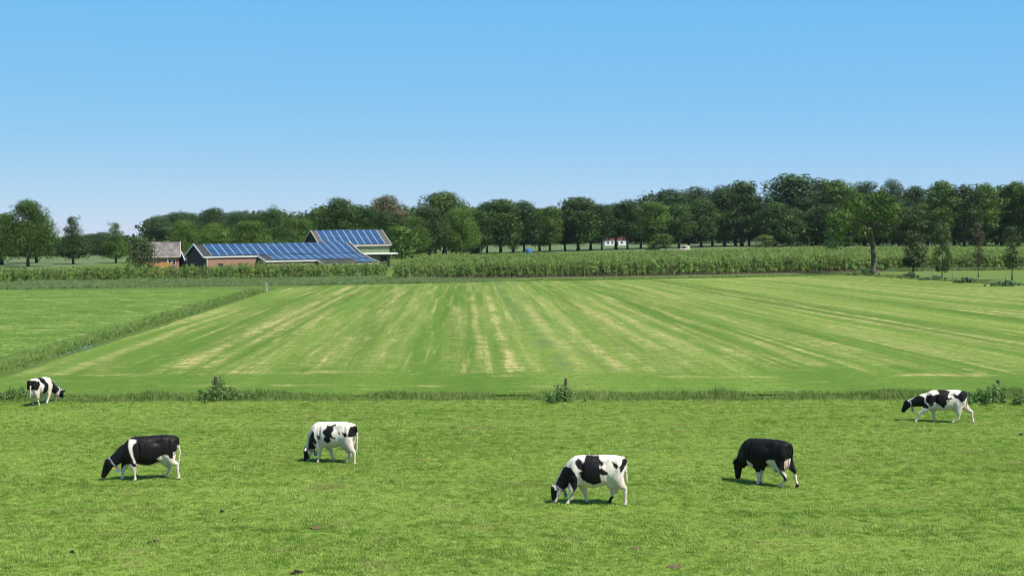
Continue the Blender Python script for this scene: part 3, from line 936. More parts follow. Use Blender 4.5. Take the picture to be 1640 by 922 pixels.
# wood behind the farm
g_ = 'trees in the wood behind the farm'
for (lb, px, d, top, w, key, leaf) in [
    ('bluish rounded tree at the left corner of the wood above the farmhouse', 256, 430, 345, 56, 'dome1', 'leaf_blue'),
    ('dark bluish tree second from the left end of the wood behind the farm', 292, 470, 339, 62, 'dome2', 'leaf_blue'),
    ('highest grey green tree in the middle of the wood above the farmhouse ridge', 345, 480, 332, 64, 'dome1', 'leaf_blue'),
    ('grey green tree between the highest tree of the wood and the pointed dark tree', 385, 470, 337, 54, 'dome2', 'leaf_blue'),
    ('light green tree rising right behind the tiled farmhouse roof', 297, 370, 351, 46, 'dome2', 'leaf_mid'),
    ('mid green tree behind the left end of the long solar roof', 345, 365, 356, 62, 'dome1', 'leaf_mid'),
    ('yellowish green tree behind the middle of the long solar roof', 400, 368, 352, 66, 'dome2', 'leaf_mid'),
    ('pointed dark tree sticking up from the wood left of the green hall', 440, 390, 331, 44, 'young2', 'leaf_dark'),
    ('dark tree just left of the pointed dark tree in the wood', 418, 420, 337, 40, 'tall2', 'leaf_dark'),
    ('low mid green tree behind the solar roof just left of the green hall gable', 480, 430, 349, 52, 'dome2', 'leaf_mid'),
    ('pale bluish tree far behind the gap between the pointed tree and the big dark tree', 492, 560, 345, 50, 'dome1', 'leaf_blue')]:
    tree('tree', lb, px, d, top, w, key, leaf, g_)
# behind and right of the hall
for (lb, px, d, top, w, key, leaf) in [
    ('big dark tree directly behind the ridge of the green hall', 543, 400, 316, 74, 'dome1', 'leaf_dark'),
    ('dark tree between the big dark tree and the brownish topped tree', 582, 410, 328, 50, 'tall2', 'leaf_dark'),
    ('brownish topped tree behind the right end of the green hall', 622, 440, 312, 72, 'dome1', 'leaf_brown'),
    ('dark green tree below the brownish topped tree, next to the hall gable', 612, 385, 338, 58, 'dome2', 'leaf_dark'),
    ('small mid green tree in shade behind the bright young tree right of the hall', 660, 430, 345, 50, 'dome2', 'leaf_mid'),
    ('largest rounded light green tree right of the green hall', 712, 480, 306, 96, 'dome1', 'leaf_mid'),
    ('dark round tree in front of the largest light green tree', 688, 455, 330, 64, 'dome2', 'leaf_dark'),
    ('mid green tree at the right edge of the largest rounded tree', 737, 462, 332, 54, 'dome2', 'leaf_mid'),
    ('small bright yellow green tree beside the white canopy of the green hall', 643, 345, 361, 46, 'small1', 'leaf_light')]:
    tree('tree', lb, px, d, top, w, key, leaf, None if 'small bright' in lb else 'trees around the green hall')
# the roadside row
row_x = [762, 780, 802, 822, 840, 864, 881, 905, 926, 946, 964, 987, 1005, 1026, 1046, 1064, 1087, 1103, 1123, 1141, 1161, 1178, 1200]
topx = [760, 780, 800, 820, 840, 860, 885, 905, 926, 950, 975, 1000, 1025, 1050, 1085, 1110, 1130, 1160, 1185, 1210]
topy = [334, 322, 319, 326, 323, 330, 327, 330, 313, 325, 327, 319, 326, 321, 327, 320, 314, 305, 307, 318]
words = ['first', 'second', 'third', 'fourth', 'fifth', 'sixth', 'seventh', 'eighth', 'ninth', 'tenth', 'eleventh', 'twelfth', 'thirteenth', 'fourteenth',
         'fifteenth', 'sixteenth', 'seventeenth', 'eighteenth', 'nineteenth', 'twentieth', 'twenty first', 'twenty second', 'twenty third']
leafs = {3: 'leaf_mid', 6: 'leaf_mid', 13: 'leaf_mid', 14: 'leaf_mid', 15: 'leaf_mid', 9: 'leaf_blue', 17: 'leaf_blue'}
for i, px in enumerate(row_x):
    by = 409.5 - 0.0305 * (px - 690) - (1.2 if i % 2 else 0.0)
    top = float(np.interp(px, topx, topy)) + random.uniform(-2, 3) + (4 if i % 2 else 0)
    lf = leafs.get(i, 'leaf_dark')
    look = {'leaf_dark': 'dark green', 'leaf_mid': 'mid green', 'leaf_blue': 'bluish green'}[lf]
    tree('tree', f'{look} roadside tree, {words[i]} trunk of the row counted from the big rounded tree', px, 0, top, random.choice([44, 48, 54]) + (10 if i in (2, 8, 11, 20) else 0),
         'row4' if px in (964, 987, 1005, 1087, 1103) else ['row1', 'row2', 'row3'][i % 3], lf, 'row of roadside trees behind the orchard', base_y=by)
# tall trees behind the right half of the row
g_ = 'tall trees behind the right end of the roadside row'
for (lb, px, d, top, w, key, leaf) in [
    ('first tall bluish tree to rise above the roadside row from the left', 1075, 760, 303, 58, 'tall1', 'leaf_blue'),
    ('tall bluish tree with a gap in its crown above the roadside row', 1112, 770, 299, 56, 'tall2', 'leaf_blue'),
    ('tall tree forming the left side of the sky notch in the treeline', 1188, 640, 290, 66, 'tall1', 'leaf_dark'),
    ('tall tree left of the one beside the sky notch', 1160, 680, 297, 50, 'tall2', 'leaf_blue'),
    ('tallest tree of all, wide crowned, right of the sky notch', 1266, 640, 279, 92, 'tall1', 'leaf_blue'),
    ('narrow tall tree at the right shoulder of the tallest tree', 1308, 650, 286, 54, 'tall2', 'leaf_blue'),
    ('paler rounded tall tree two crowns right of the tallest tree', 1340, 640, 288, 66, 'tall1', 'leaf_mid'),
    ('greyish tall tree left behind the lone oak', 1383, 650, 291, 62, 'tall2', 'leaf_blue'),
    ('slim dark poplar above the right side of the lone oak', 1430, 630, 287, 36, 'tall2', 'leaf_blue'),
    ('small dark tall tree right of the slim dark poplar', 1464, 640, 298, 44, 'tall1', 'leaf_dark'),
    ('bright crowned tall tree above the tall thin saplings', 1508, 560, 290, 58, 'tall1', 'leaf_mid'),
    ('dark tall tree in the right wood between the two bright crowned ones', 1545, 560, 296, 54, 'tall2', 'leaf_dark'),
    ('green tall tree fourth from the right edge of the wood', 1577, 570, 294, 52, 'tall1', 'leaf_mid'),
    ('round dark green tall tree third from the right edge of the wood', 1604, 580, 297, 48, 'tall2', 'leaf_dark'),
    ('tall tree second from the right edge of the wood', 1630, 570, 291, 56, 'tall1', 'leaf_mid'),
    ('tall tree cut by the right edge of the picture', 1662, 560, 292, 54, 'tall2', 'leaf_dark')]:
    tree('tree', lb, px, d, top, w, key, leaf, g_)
# lower dark trees at the foot of the right wood
g_ = 'lower dark trees along the front of the right wood'
for (lb, px, by, top, w, key, leaf) in [
    ('dark tree standing right under the sky notch in the treeline', 1240, 395.5, 322, 56, 'row1', 'leaf_dark'),
    ('dark low crowned tree next right of the one under the sky notch', 1268, 395, 333, 50, 'dome2', 'leaf_dark'),
    ('dark tree in the shade midway between the sky notch and the lone oak', 1300, 394.5, 338, 54, 'row3', 'leaf_dark'),
    ('deep shaded dark tree just left of the lone oak crown', 1330, 394.5, 326, 60, 'dome2', 'leaf_dark'),
    ('dark tree directly behind the lone oak trunk', 1385, 394, 340, 70, 'dome2', 'leaf_dark'),
    ('dark tree behind the first sapling right of the lone oak', 1440, 394, 330, 62, 'dome2', 'leaf_dark'),
    ('mid green tree behind the second sapling right of the lone oak', 1485, 393.5, 322, 56, 'row1', 'leaf_mid'),
    ('mid green tree with thin trunk left of the brownish sapling', 1528, 393, 325, 58, 'row2', 'leaf_mid'),
    ('dark tree behind the brownish sapling at the wood edge', 1562, 392.5, 330, 54, 'row1', 'leaf_dark'),
    ('dark green tree left behind the last sapling', 1596, 392, 322, 58, 'row3', 'leaf_mid'),
    ('dark tree at the wood edge behind the last sapling', 1632, 391.5, 332, 56, 'dome2', 'leaf_dark')]:
    tree('tree', lb, px, 0, top, w, key, leaf, g_, base_y=by)
tree('bush', 'small yellow green tree under the sky notch at the back of the orchard', 1226, 0, 375, 27, 'bush2', 'leaf_yellow', base_y=397, cat='bush')
tree('bush', 'bright green shrub by the roadside row right of the white house', 1046, 0, 386, 20, 'bush2', 'leaf_mid', base_y=402, cat='bush')
tree('bush', 'bright green shrub beside a thin trunk left of the pale van', 1066, 0, 374, 26, 'small1', 'leaf_mid', base_y=402)
tree('bush', 'light green young tree in the shade of the row near the blue heap', 822, 0, 372, 20, 'small1', 'leaf_light', base_y=406)
tree('tree', 'small dark tree standing inside the orchard left of the lone oak', 1334, 340, 380, 30, 'small1', 'leaf_dark')

# the lone oak: open crown with visible limbs
def oak():
    g = G(1399, 438)
    d = g.y; k = mpp(d)
    r = np.random.default_rng(5)
    top = P(1399, 305, d).z
    cl = []
    spec = [  # photo px offset, py, radius px
        (1398, 322, 20), (1382, 318, 16), (1416, 320, 15), (1365, 330, 17), (1428, 332, 15), (1350, 343, 16), (1438, 345, 12), (1404, 340, 20), (1382, 343, 19),
        (1338, 355, 14), (1362, 358, 16), (1440, 357, 10), (1422, 352, 14), (1346, 370, 12), (1330, 372, 9), (1330, 348, 10), (1372, 372, 14), (1344, 384, 10), (1424, 372, 8),
        (1410, 376, 7), (1356, 388, 9), (1390, 312, 12), (1406, 310, 10), (1446, 348, 6)]
    for (px, py, rp) in spec:
        for j in range(2):
            p = P(px, py, d)
            rr = rp * k * r.uniform(0.75, 1.0)
            depth = r.uniform(-1, 1) * (5.5 - abs(px - 1395) * k * 0.35)
            cl.append((p.x - g.x + r.normal() * 0.25, depth, p.z + r.normal() * 0.25, rr, rr, rr * 0.75))
    v, f, tn = leaf_cloud(31, cl, 6500, 0.34)
    o = empty('oak_tree', (g.x, d, 0))
    c = np_mesh('crown', v, f, [M['leaf_oak']]); attr(c, 'tint', tn, 'FACE')
    cr = link('crown', c, o)
    mb = MB()
    q = lambda px, py, y=0.0: (P(px, py, d).x - g.x, y, P(px, py, d).z)
    mb.tube([q(1399, 439.5), q(1399, 434), q(1399, 410), q(1397, 385), q(1396, 368), q(1397, 350), q(1398, 325)], [0.62, 0.44, 0.39, 0.37, 0.31, 0.20, 0.07], 9)
    for pts, rr in [(((1396, 378), (1388, 360), (1372, 352), (1350, 351)), 0.22), (((1397, 384), (1380, 374), (1362, 372)), 0.15), (((1397, 374), (1408, 356), (1424, 344), (1436, 338)), 0.22),
                    (((1398, 382), (1412, 374), (1424, 372)), 0.12), (((1396, 366), (1384, 340), (1378, 325)), 0.18), (((1397, 360), (1408, 336), (1412, 322)), 0.16)]:
        yo = random.uniform(-2, 2)
        n_ = len(pts)
        mb.tube([q(a, b, yo * i / (n_ - 1)) for i, (a, b) in enumerate(pts)], [rr * (1 - 0.75 * i / (n_ - 1)) for i in range(n_)], 6)
    mb.build('trunk', M['bark_pale'], o, True)
    tag(o, 'lone open crowned oak with thick bare trunk at the corner of the hay meadow', 'tree')
oak()
g_ = 'young trees along the wire fence'
tree('young_tree', 'fullest sapling with bushy lower crown, first right of the lone oak', 1462, 0, 333, 42, 'sap1', 'leaf_olive', g_, base_y=441.5)
tree('young_tree', 'narrow leafy sapling second right of the lone oak', 1509, 0, 355, 25, 'sap1', 'leaf_olive', g_, base_y=447)
tree('young_tree', 'thinnest sapling with sparse brownish leaves on a slim stem', 1567, 0, 354, 19, 'sap2', 'leaf_brown', g_, base_y=445)
tree('young_tree', 'leaning sapling nearest the right edge of the picture', 1621, 0, 360, 28, 'sap2', 'leaf_olive', g_, base_y=449)

# far-off woods that read as one mass
def far_wood(name, label, spans, n, size, leaf, seed):
    r = np.random.default_rng(seed)
    cl = []
    for (xa, xb, d, top, depth, count) in spans:
        for i in range(count):
            px = r.uniform(xa, xb); dd = d + r.uniform(0, depth)
            h = max(2.0, P(px, top + r.uniform(-3, 7), dd).z)
            p = P(px, 400, dd)
            w = h * r.uniform(0.22, 0.34)
            for z in (0.30, 0.72):
                cl.append((p.x + r.normal() * w * 0.3, dd, h * z, w, w, h * 0.30))
    v, f, tn = leaf_cloud(seed, cl, n, size)
    v[:, 2] = np.maximum(v[:, 2], 0.02)
    me = np_mesh(name, v, f, [M[leaf]]); attr(me, 'tint', tn, 'FACE')
    tag(link(name, me), label, 'wood', kind='stuff')
far_wood('far_wood', 'dark far wood low on the horizon behind the trees at the left', [(-60, 60, 640, 370, 60, 50), (60, 232, 700, 380, 60, 80), (-60, 232, 560, 386, 20, 110)], 30000, 1.4, 'leaf_dark', 81)
far_wood('far_wood', 'dense dark trees filling the wood behind the farm buildings', [(236, 300, 500, 350, 40, 34), (270, 520, 520, 341, 60, 110), (500, 690, 520, 331, 40, 80), (235, 480, 420, 380, 15, 80), (630, 770, 505, 378, 15, 40)], 52000, 1.15, 'leaf_dark', 82)
far_wood('far_wood', 'dark hedge and distant trees seen under the roadside row', [(740, 1245, 900, 333, 80, 220), (735, 1245, 800, 352, 40, 120), (1035, 1210, 780, 310, 60, 70)], 52000, 1.7, 'leaf_dark', 83)
far_wood('far_wood', 'dense wood filling the right side behind the lone oak', [(1228, 1690, 690, 308, 60, 170), (1232, 1690, 640, 338, 40, 140), (1260, 1690, 600, 366, 15, 110)], 56000, 1.35, 'leaf_dark', 84)

# ------------------------------------------------------------------ orchard: rows of low fruit trees
def fruit_tree(seed):
    r = np.random.default_rng(seed)
    cl = []
    for i in range(16):
        a = r.uniform(0, 6.283); z = r.uniform(0.45, 2.5)
        rr = r.uniform(0.22, 0.36) * (1.15 - 0.18 * z)
        q = r.uniform(0.1, 0.62) * (1.1 - 0.25 * z / 2.5)
        cl.append((q * math.cos(a), q * math.sin(a) * 0.9, z, rr, rr, rr * 1.15))
    for i in range(5):      # upright shoots
        a = r.uniform(0, 6.283); q = r.uniform(0.05, 0.5)
        cl.append((q * math.cos(a), q * math.sin(a), r.uniform(2.3, 2.9), 0.09, 0.09, 0.32))
    v, f, tn = leaf_cloud(seed, cl, 520, 0.20, updir=0.8)
    mb = MB(); mb.tube([(0, 0, -0.1), (0.02, 0, 0.7), (0, 0.03, 2.0)], [0.06, 0.05, 0.025], 5, cap=False)
    tv = np.array(mb.v); tf = np.array(mb.f)
    V = np.concatenate([v, tv]); F = np.concatenate([f, tf + len(v)])
    return V, F, np.concatenate([tn, np.full(len(tf), 0.3)]), np.concatenate([np.zeros(len(f), int), np.ones(len(tf), int)])
FT = [fruit_tree(500 + i) for i in range(6)]

def orchard(label, front, depths, step=1.05, rowgap=3.1, hs=1.0):
    """front: world polyline of the first row; depths: function x -> far y"""
    fx = np.array([p.x for p in front]); fy = np.array([p.y for p in front])
    P_ = []
    for k in range(60):
        xs = np.arange(fx[0], fx[-1], step)
        xs = xs + rng.uniform(-0.2, 0.2, len(xs))
        ys = np.interp(xs, fx, fy) + k * rowgap + rng.uniform(-0.12, 0.12, len(xs))
        m_ = ys <= depths(xs)
        if k > 3: m_ &= (np.arange(len(xs)) % 1 == 0)
        P_.append(np.stack([xs[m_], ys[m_], np.zeros(m_.sum())], 1))
    P_ = np.concatenate(P_)
    n = len(P_)
    s = hs * rng.uniform(0.84, 1.10, n) * (0.93 + 0.14 * vnoise(P_[:, 0] * 0.15, P_[:, 1] * 0.1, 91))
    o = scatter('orchard', FT, P_, rots(n, 0.05), np.stack([s * 1.1, s * 1.1, s], 1), rng.integers(0, 6, n), [M['leaf_fruit'], M['bark']])
    tag(o, label, 'orchard', kind='stuff')
orchard('dense rows of low fruit trees in front of the farm buildings', ol,
        lambda x: np.interp(x, [ol[0].x, ol[1].x, ol[1].x + 8, ol[2].x - 10, ol[2].x], [258, 260, 262, 268, 272]), hs=0.84)
orr_front = [orr[0], orr[1], orr[2], orr[3], Vector((orr[3].x + 12, orr[3].y, 0))]
orchard('wide block of dense low fruit tree rows right of the grass track', orr_front,
        lambda x: np.interp(x, [orr[0].x, orr[1].x, orr[2].x, 120], [322, 336, 372, 380]))

# ------------------------------------------------------------------ farm buildings
A_ROT = R(29)
def local(root_o, p):
    return root_o.matrix_basis.inverted() @ Vector(p)

PANEL_W, PANEL_H = 1.60, 1.02
def panel_mesh():
    mb = MB()
    w, h = PANEL_W, PANEL_H
    mb.box(0, w, 0, h, 0, 0.035, 0)                       # frame
    e = 0.025
    z = 0.037
    mb.add([(e, e, z), (w - e, e, z), (w - e, h - e, z), (e, h - e, z)], [[0, 1, 2, 3]], 1)
    return mb.mesh('solar_panel', [M['frame'], M['photovoltaic']])
PANEL_ME = panel_mesh()

def panel_field(root, u0, ncol, nrow, v_top, z_top, v_bot, z_bot, start, pitch_u=1.645, pitch_v=1.07, skip=None):
    """modules on a roof plane that falls from (v_top,z_top) to (v_bot,z_bot); v points to the camera (local -y)"""
    dv = v_bot - v_top; dz = z_bot - z_top
    ln = math.hypot(dv, dz)
    ang = math.atan2(-dz, dv)              # fall
    dirv = Vector((0, -dv / ln, dz / ln)); nrm = Vector((0, dz / ln, dv / ln))
    if nrm.z < 0: nrm = -nrm
    for c in range(ncol):
        for r_ in range(nrow):
            if skip and skip(c, r_): continue
            p = Vector((u0 + c * pitch_u, -v_top, z_top)) + dirv * (start + r_ * pitch_v + PANEL_H) + nrm * 0.10
            o = link('solar_panel', PANEL_ME, root)
            # local y of the module runs up the slope
            yv = -dirv
            o.matrix_local = Matrix(((1, yv.x, nrm.x, p.x), (0, yv.y, nrm.y, p.y), (0, yv.z, nrm.z, p.z), (0, 0, 0, 1)))
    for c in range(ncol + 1):
        x = u0 + c * pitch_u - 0.025
        a = Vector((x, -v_top, z_top)) + dirv * start + nrm * 0.13
        b = Vector((x, -v_top, z_top)) + dirv * (start + nrow * pitch_v - 0.04) + nrm * 0.13
        mb = MB(); mb.bar(a, b, 0.06, 0.05, 0, tuple(nrm))
        mb.build('panel_rail', M['rail'], root)

def roof_plane(root, name, u0, u1, v0, z0, v1, z1, mat, t=0.18):
    mb = MB()
    q = [(u0, -v1, z1), (u1, -v1, z1), (u1, -v0, z0), (u0, -v0, z0)]
    if v1 < v0: q = q[::-1]
    mb.slab(q, t)
    return mb.build(name, mat, root)

def trim(root, name, a, b, w, h, mat='white_paint', up=(0, 0, 1)):
    mb = MB(); mb.bar(a, b, w, h, 0, up)
    return mb.build(name, M[mat], root)

def gable(root, name, u, v_back, v_front, z_e, v_r, z_r, mat, t=0.25, z0=0.0):
    mb = MB()
    pts = [(-v_front, z0), (-v_front, z_e), (-v_r, z_r), (-v_back, z_e), (-v_back, z0)]
    n = len(pts)
    v = [(u, y, z) for y, z in pts] + [(u + t, y, z) for y, z in pts]
    mb.add(v, [list(range(n))[::-1], [i + n for i in range(n)]] + [[i, (i + 1) % n, (i + 1) % n + n, i + n] for i in range(n)])
    return mb.build(name, mat, root)

def wall(root, name, x0, x1, y0, y1, z0, z1, mat):
    mb = MB(); mb.box(x0, x1, y0, y1, z0, z1)
    return mb.build(name, M[mat], root)

def barn():
    E = P(325.5, 411, 284.0)
    root = empty('barn', (E.x, E.y, 0), A_ROT)
    ze, zr = E.z, E.z + 2.40
    L, L1, L2 = 34.0, 11.3, 22.1
    V1, Z1, V2, Z2 = 4.8, ze - 1.0, 9.4, ze - 1.8
    roof_plane(root, 'roof', 0, L, -6.5, zr, 0, ze, M['dark_roof'])
    roof_plane(root, 'roof', 0, L, -6.5, zr, -13.0, ze, M['dark_roof'])
    roof_plane(root, 'lean_to_roof', L1, L, 0.003, ze, V1, Z1, M['dark_roof'])
    roof_plane(root, 'lean_to_roof', L2, L, V1 + 0.003, Z1, V2, Z2, M['dark_roof'])
    gable(root, 'gable', 0.35, -12.6, -0.4, ze - 0.22, -6.5, zr - 0.22, M['dark_boards'])
    gable(root, 'gable', L - 0.6, -12.6, V2 - 0.4 if False else -0.4, ze - 0.22, -6.5, zr - 0.22, M['brick'])
    wall(root, 'wall', 0.20, 0.345, 0.45, 12.5, 0, 1.2, 'brick')
    wall(root, 'wall', 0.61, L1 + 0.1, 0.10, 0.35, 0, ze - 0.2, 'brick')
    wall(root, 'wall', L1 + 0.35, L1 + 0.6, -V1 + 0.10, 0.09, 0, Z1 - 0.2, 'brick')
    wall(root, 'wall', L1 + 0.61, L2 + 0.1, -V1 + 0.10, -V1 + 0.35, 0, Z1 - 0.2, 'brick')
    wall(root, 'wall', L2 + 0.35, L2 + 0.6, -V2 + 0.10, -V1 + 0.09, 0, Z2 - 0.15, 'brick')
    wall(root, 'wall', L2 + 0.61, L - 0.61, -V2 + 0.10, -V2 + 0.35, 0, Z2 - 0.2, 'brick')
    wall(root, 'wall', L - 0.6, L - 0.35, -V2 + 0.35, 0.39, 0, Z2 - 0.2, 'brick')
    # white edges
    o_ = 0.06
    trim(root, 'bargeboard', (-0.06, 0.05, ze + o_ - .05), (-0.06, 6.5, zr + o_), 0.12, 0.34)
    trim(root, 'bargeboard', (-0.06, 12.95, ze + o_ - .05), (-0.06, 6.5, zr + o_), 0.12, 0.30)
    trim(root, 'gutter', (0, -0.08, ze - 0.12), (L1 - 0.05, -0.08, ze - 0.12), 0.14, 0.24)
    trim(root, 'bargeboard', (L1 - 0.07, -0.10, ze + o_ - 0.1), (L1 - 0.07, -V1, Z1 + o_ - 0.12), 0.12, 0.34)
    trim(root, 'gutter', (L1, -V1 - 0.08, Z1 - 0.12), (L2 - 0.05, -V1 - 0.08, Z1 - 0.12), 0.14, 0.22)
    trim(root, 'bargeboard', (L2 - 0.07, -V1 - 0.10, Z1 + o_ - 0.1), (L2 - 0.07, -V2, Z2 + o_ - 0.12), 0.12, 0.32)
    trim(root, 'gutter', (L2, -V2 - 0.08, Z2 - 0.12), (L - 0.05, -V2 - 0.08, Z2 - 0.12), 0.16, 0.22, 'cream')
    trim(root, 'bargeboard', (L + 0.07, 6.5, zr + o_), (L + 0.07, 0, ze + o_), 0.12, 0.40)
    trim(root, 'bargeboard', (L + 0.07, -0.003, ze + o_), (L + 0.07, -V1, Z1 + o_), 0.121, 0.40)
    trim(root, 'bargeboard', (L + 0.07, -V1 - 0.003, Z1 + o_), (L + 0.07, -V2, Z2 + o_), 0.12, 0.40)
    trim(root, 'ridge_cap', (0.1, 6.5, zr + 0.04), (L - 0.1, 6.5, zr + 0.04), 0.3, 0.10, 'dark_roof')
    trim(root, 'downpipe', (17.0, -V1 + 0.02, Z1 - 0.2), (17.0, -V1 + 0.02, 0.1), 0.14, 0.14, 'cream', (0, 1, 0))
    trim(root, 'downpipe', (0.75, 0.02, ze - 0.2), (0.75, 0.02, 0.1), 0.14, 0.14, 'cream', (0, 1, 0))
    panel_field(root, 1.9, 19, 6, -6.5, zr, 0, ze, 0.18)
    panel_field(root, 13.4, 12, 4, 0, ze, V1, Z1, 0.10)
    panel_field(root, 30.1, 2, 3, V1, Z1, V2, Z2, 0.3)
    # doors in the front walls
    for x0 in (3.0, 7.2):
        d = wall(root, 'door', x0, x0 + 1.1, 0.06, 0.097, 0.02, 2.1, 'dark_boards')
    tag(root, 'long low brick farm building under a stepped roof of blue solar panels', 'barn')
barn()

def hall():
    p0 = P(497.3, 369.3, 325.0)
    # root under the front eave at the left end
    hw = 5.5
    ca, sa = math.cos(A_ROT), math.sin(A_ROT)
    ex, ey = p0.x + hw * sa, p0.y - hw * ca
    root = empty('green_hall', (ex, ey, 0), A_ROT)
    zr, ze, L = p0.z, p0.z - 3.4, 17.6
    roof_plane(root, 'roof', 0, L, -hw, zr, 0, ze, M['brown_roof'])
    roof_plane(root, 'roof', 0, L, -hw, zr, -2 * hw, ze, M['brown_roof'])
    gable(root, 'gable', 0.3, -2 * hw + 0.3, -0.3, ze - 0.2, -hw, zr - 0.22, M['dark_boards'])
    gable(root, 'gable', L - 0.55, -2 * hw + 0.3, -0.3, ze - 0.2, -hw, zr - 0.22, M['green_cladding'], z0=0.0)
    zc = P(610, 406, 328).z
    # upright cladding boards of the upper wall
    nb = 17
    for i in range(nb):
        x0 = 0.56 + (L - 1.12) * i / nb
        x1 = 0.56 + (L - 1.12) * (i + 1) / nb
        wall(root, 'cladding_panel', x0 + 0.03, x1 - 0.03, 0.30 - 0.012 * (i % 2), 0.36, zc + 0.25, ze - 0.16, 'green_cladding')
    wall(root, 'wall', 0.56, L - 0.56, 0.362, 0.55, 0.0, ze - 0.15, 'grey_wall')
    wall(root, 'door', 9.6, 12.0, 0.335, 0.359, 0.0, 2.6, 'dark_boards')  # dark sheet put in for the shaded recess below the canopy
    wall(root, 'door', 15.0, 16.6, 0.335, 0.359, 0.0, 2.6, 'dark_boards')  # second dark sheet, its colour standing for the shade of an opening
    wall(root, 'canopy', 7.0, L + 0.9, -1.6, 0.29, zc - 0.12, zc + 0.22, 'white_paint')
    trim(root, 'downpipe', (9.0, 0.22, ze - 0.2), (9.0, 0.22, zc + 0.23), 0.13, 0.13, 'white_paint', (0, 1, 0))
    o_ = 0.06
    trim(root, 'bargeboard', (-0.06, 0.02, ze + o_), (-0.06, hw, zr + o_), 0.12, 0.30, 'cream')
    trim(root, 'bargeboard', (-0.06, 2 * hw, ze + o_), (-0.06, hw, zr + o_), 0.12, 0.26, 'cream')
    trim(root, 'bargeboard', (L + 0.06, 0.02, ze + o_), (L + 0.06, hw, zr + o_), 0.12, 0.32, 'cream')
    trim(root, 'gutter', (0, -0.09, ze - 0.12), (L, -0.09, ze - 0.12), 0.16, 0.26, 'cream')
    trim(root, 'ridge_cap', (0.1, hw, zr + 0.04), (L - 0.1, hw, zr + 0.04), 0.3, 0.10, 'brown_roof')
    panel_field(root, 1.25, 9, 6, -hw, zr, 0, ze, 0.10, 1.66, 1.03)
    tag(root, 'taller green clad hall with a steep solar panel roof and white canopy', 'hall')
hall()

def farmhouse():
    d = 300.0
    e = P(288.5, 411, d)
    a = R(12)
    L, hw = 8.6, 4.3
    root = empty('farmhouse', (e.x - L * math.cos(a), e.y - L * math.sin(a), 0), a)
    ze = e.z; zr = P(285.6, 387.5, d + 4).z
    # roof of overlapping tile courses
    n = 16
    for side in (1, -1):
        mb = MB()
        for i in range(n):
            t0, t1 = i / n, (i + 1.15) / n
            t1 = min(t1, 1.0)
            v0, v1 = -hw + hw * t0 * side, -hw + hw * t1 * side
            z0, z1 = zr + (ze - zr) * t0, zr + (ze - zr) * t1
            q = [(0, -v1, z1 + 0.05), (L, -v1, z1 + 0.05), (L, -v0, z0), (0, -v0, z0)]
            if side < 0: q = q[::-1]
            mb.slab(q, 0.05)
        o = mb.build('roof', M['weathered_tiles'], root)
    gable(root, 'gable', 0.3, -2 * hw + 0.3, -0.3, ze - 0.12, -hw, zr - 0.14, M['brick'])
    gable(root, 'gable', L - 0.5, -2 * hw + 0.3, -0.3, ze - 0.12, -hw, zr - 0.14, M['brick'])
    wall(root, 'wall', 0.56, L - 0.51, 0.3, 0.55, 0, ze - 0.12, 'brick')
    wall(root, 'wall', 0.56, L - 0.51, 2 * hw - 0.55, 2 * hw - 0.3, 0, ze - 0.12, 'brick')
    trim(root, 'gutter', (-0.05, -0.08, ze - 0.06), (L + 0.05, -0.08, ze - 0.06), 0.16, 0.18, 'cream')
    trim(root, 'bargeboard', (L + 0.05, 0, ze + 0.02), (L + 0.05, hw, zr + 0.03), 0.1, 0.2, 'cream')
    trim(root, 'ridge_cap', (0, hw, zr + 0.05), (L, hw, zr + 0.05), 0.3, 0.16, 'weathered_tiles')
    for (x0, w) in ((6.25, 0.55), (7.15, 0.45), (2.2, 0.9)):
        f = wall(root, 'window', x0 - 0.08, x0 + w + 0.08, 0.24, 0.297, 1.55, 2.75, 'white_paint')
        wall(f, 'pane', x0, x0 + w, 0.225, 0.238, 1.63, 2.67, 'glass')
    wall(root, 'door', 4.4, 5.3, 0.25, 0.297, 0.02, 2.1, 'white_paint')
    trim(root, 'downpipe', (5.95, 0.2, ze - 0.1), (5.95, 0.2, 0.1), 0.14, 0.14, 'white_paint', (0, 1, 0))
    tag(root, 'old brick farmhouse under a weathered grey tiled roof behind the low bush', 'farmhouse')
farmhouse()

def shed():
    p = P(290.5, 403.5, 301.0)
    hw = 2.6
    ca, sa = math.cos(A_ROT), math.sin(A_ROT)
    root = empty('shed', (p.x + hw * sa, p.y - hw * ca, 0), A_ROT)
    zr, ze, L = p.z, p.z - 1.85, 5.0
    roof_plane(root, 'roof', 0, L, -hw, zr, 0, ze, M['dark_roof'], 0.14)
    roof_plane(root, 'roof', 0, L, -hw, zr, -2 * hw, ze, M['dark_roof'], 0.14)
    gable(root, 'gable', 0.2, -2 * hw + 0.2, -0.2, ze - 0.16, -hw, zr - 0.18, M['dark_boards'])
    gable(root, 'gable', L - 0.4, -2 * hw + 0.2, -0.2, ze - 0.16, -hw, zr - 0.18, M['dark_boards'])
    wall(root, 'wall', 0.46, L - 0.41, 0.2, 0.4, 0, ze - 0.16, 'brick')
    wall(root, 'wall', 0.46, L - 0.41, 2 * hw - 0.4, 2 * hw - 0.2, 0, ze - 0.16, 'brick')
    trim(root, 'bargeboard', (-0.06, 0.0, ze + .05), (-0.06, hw, zr + .05), 0.12, 0.34)
    trim(root, 'bargeboard', (-0.06, 2 * hw, ze + .05), (-0.06, hw, zr + .05), 0.12, 0.22, 'cream')
    tag(root, 'small dark gabled shed with white bargeboard between farmhouse and solar roof', 'shed')
shed()

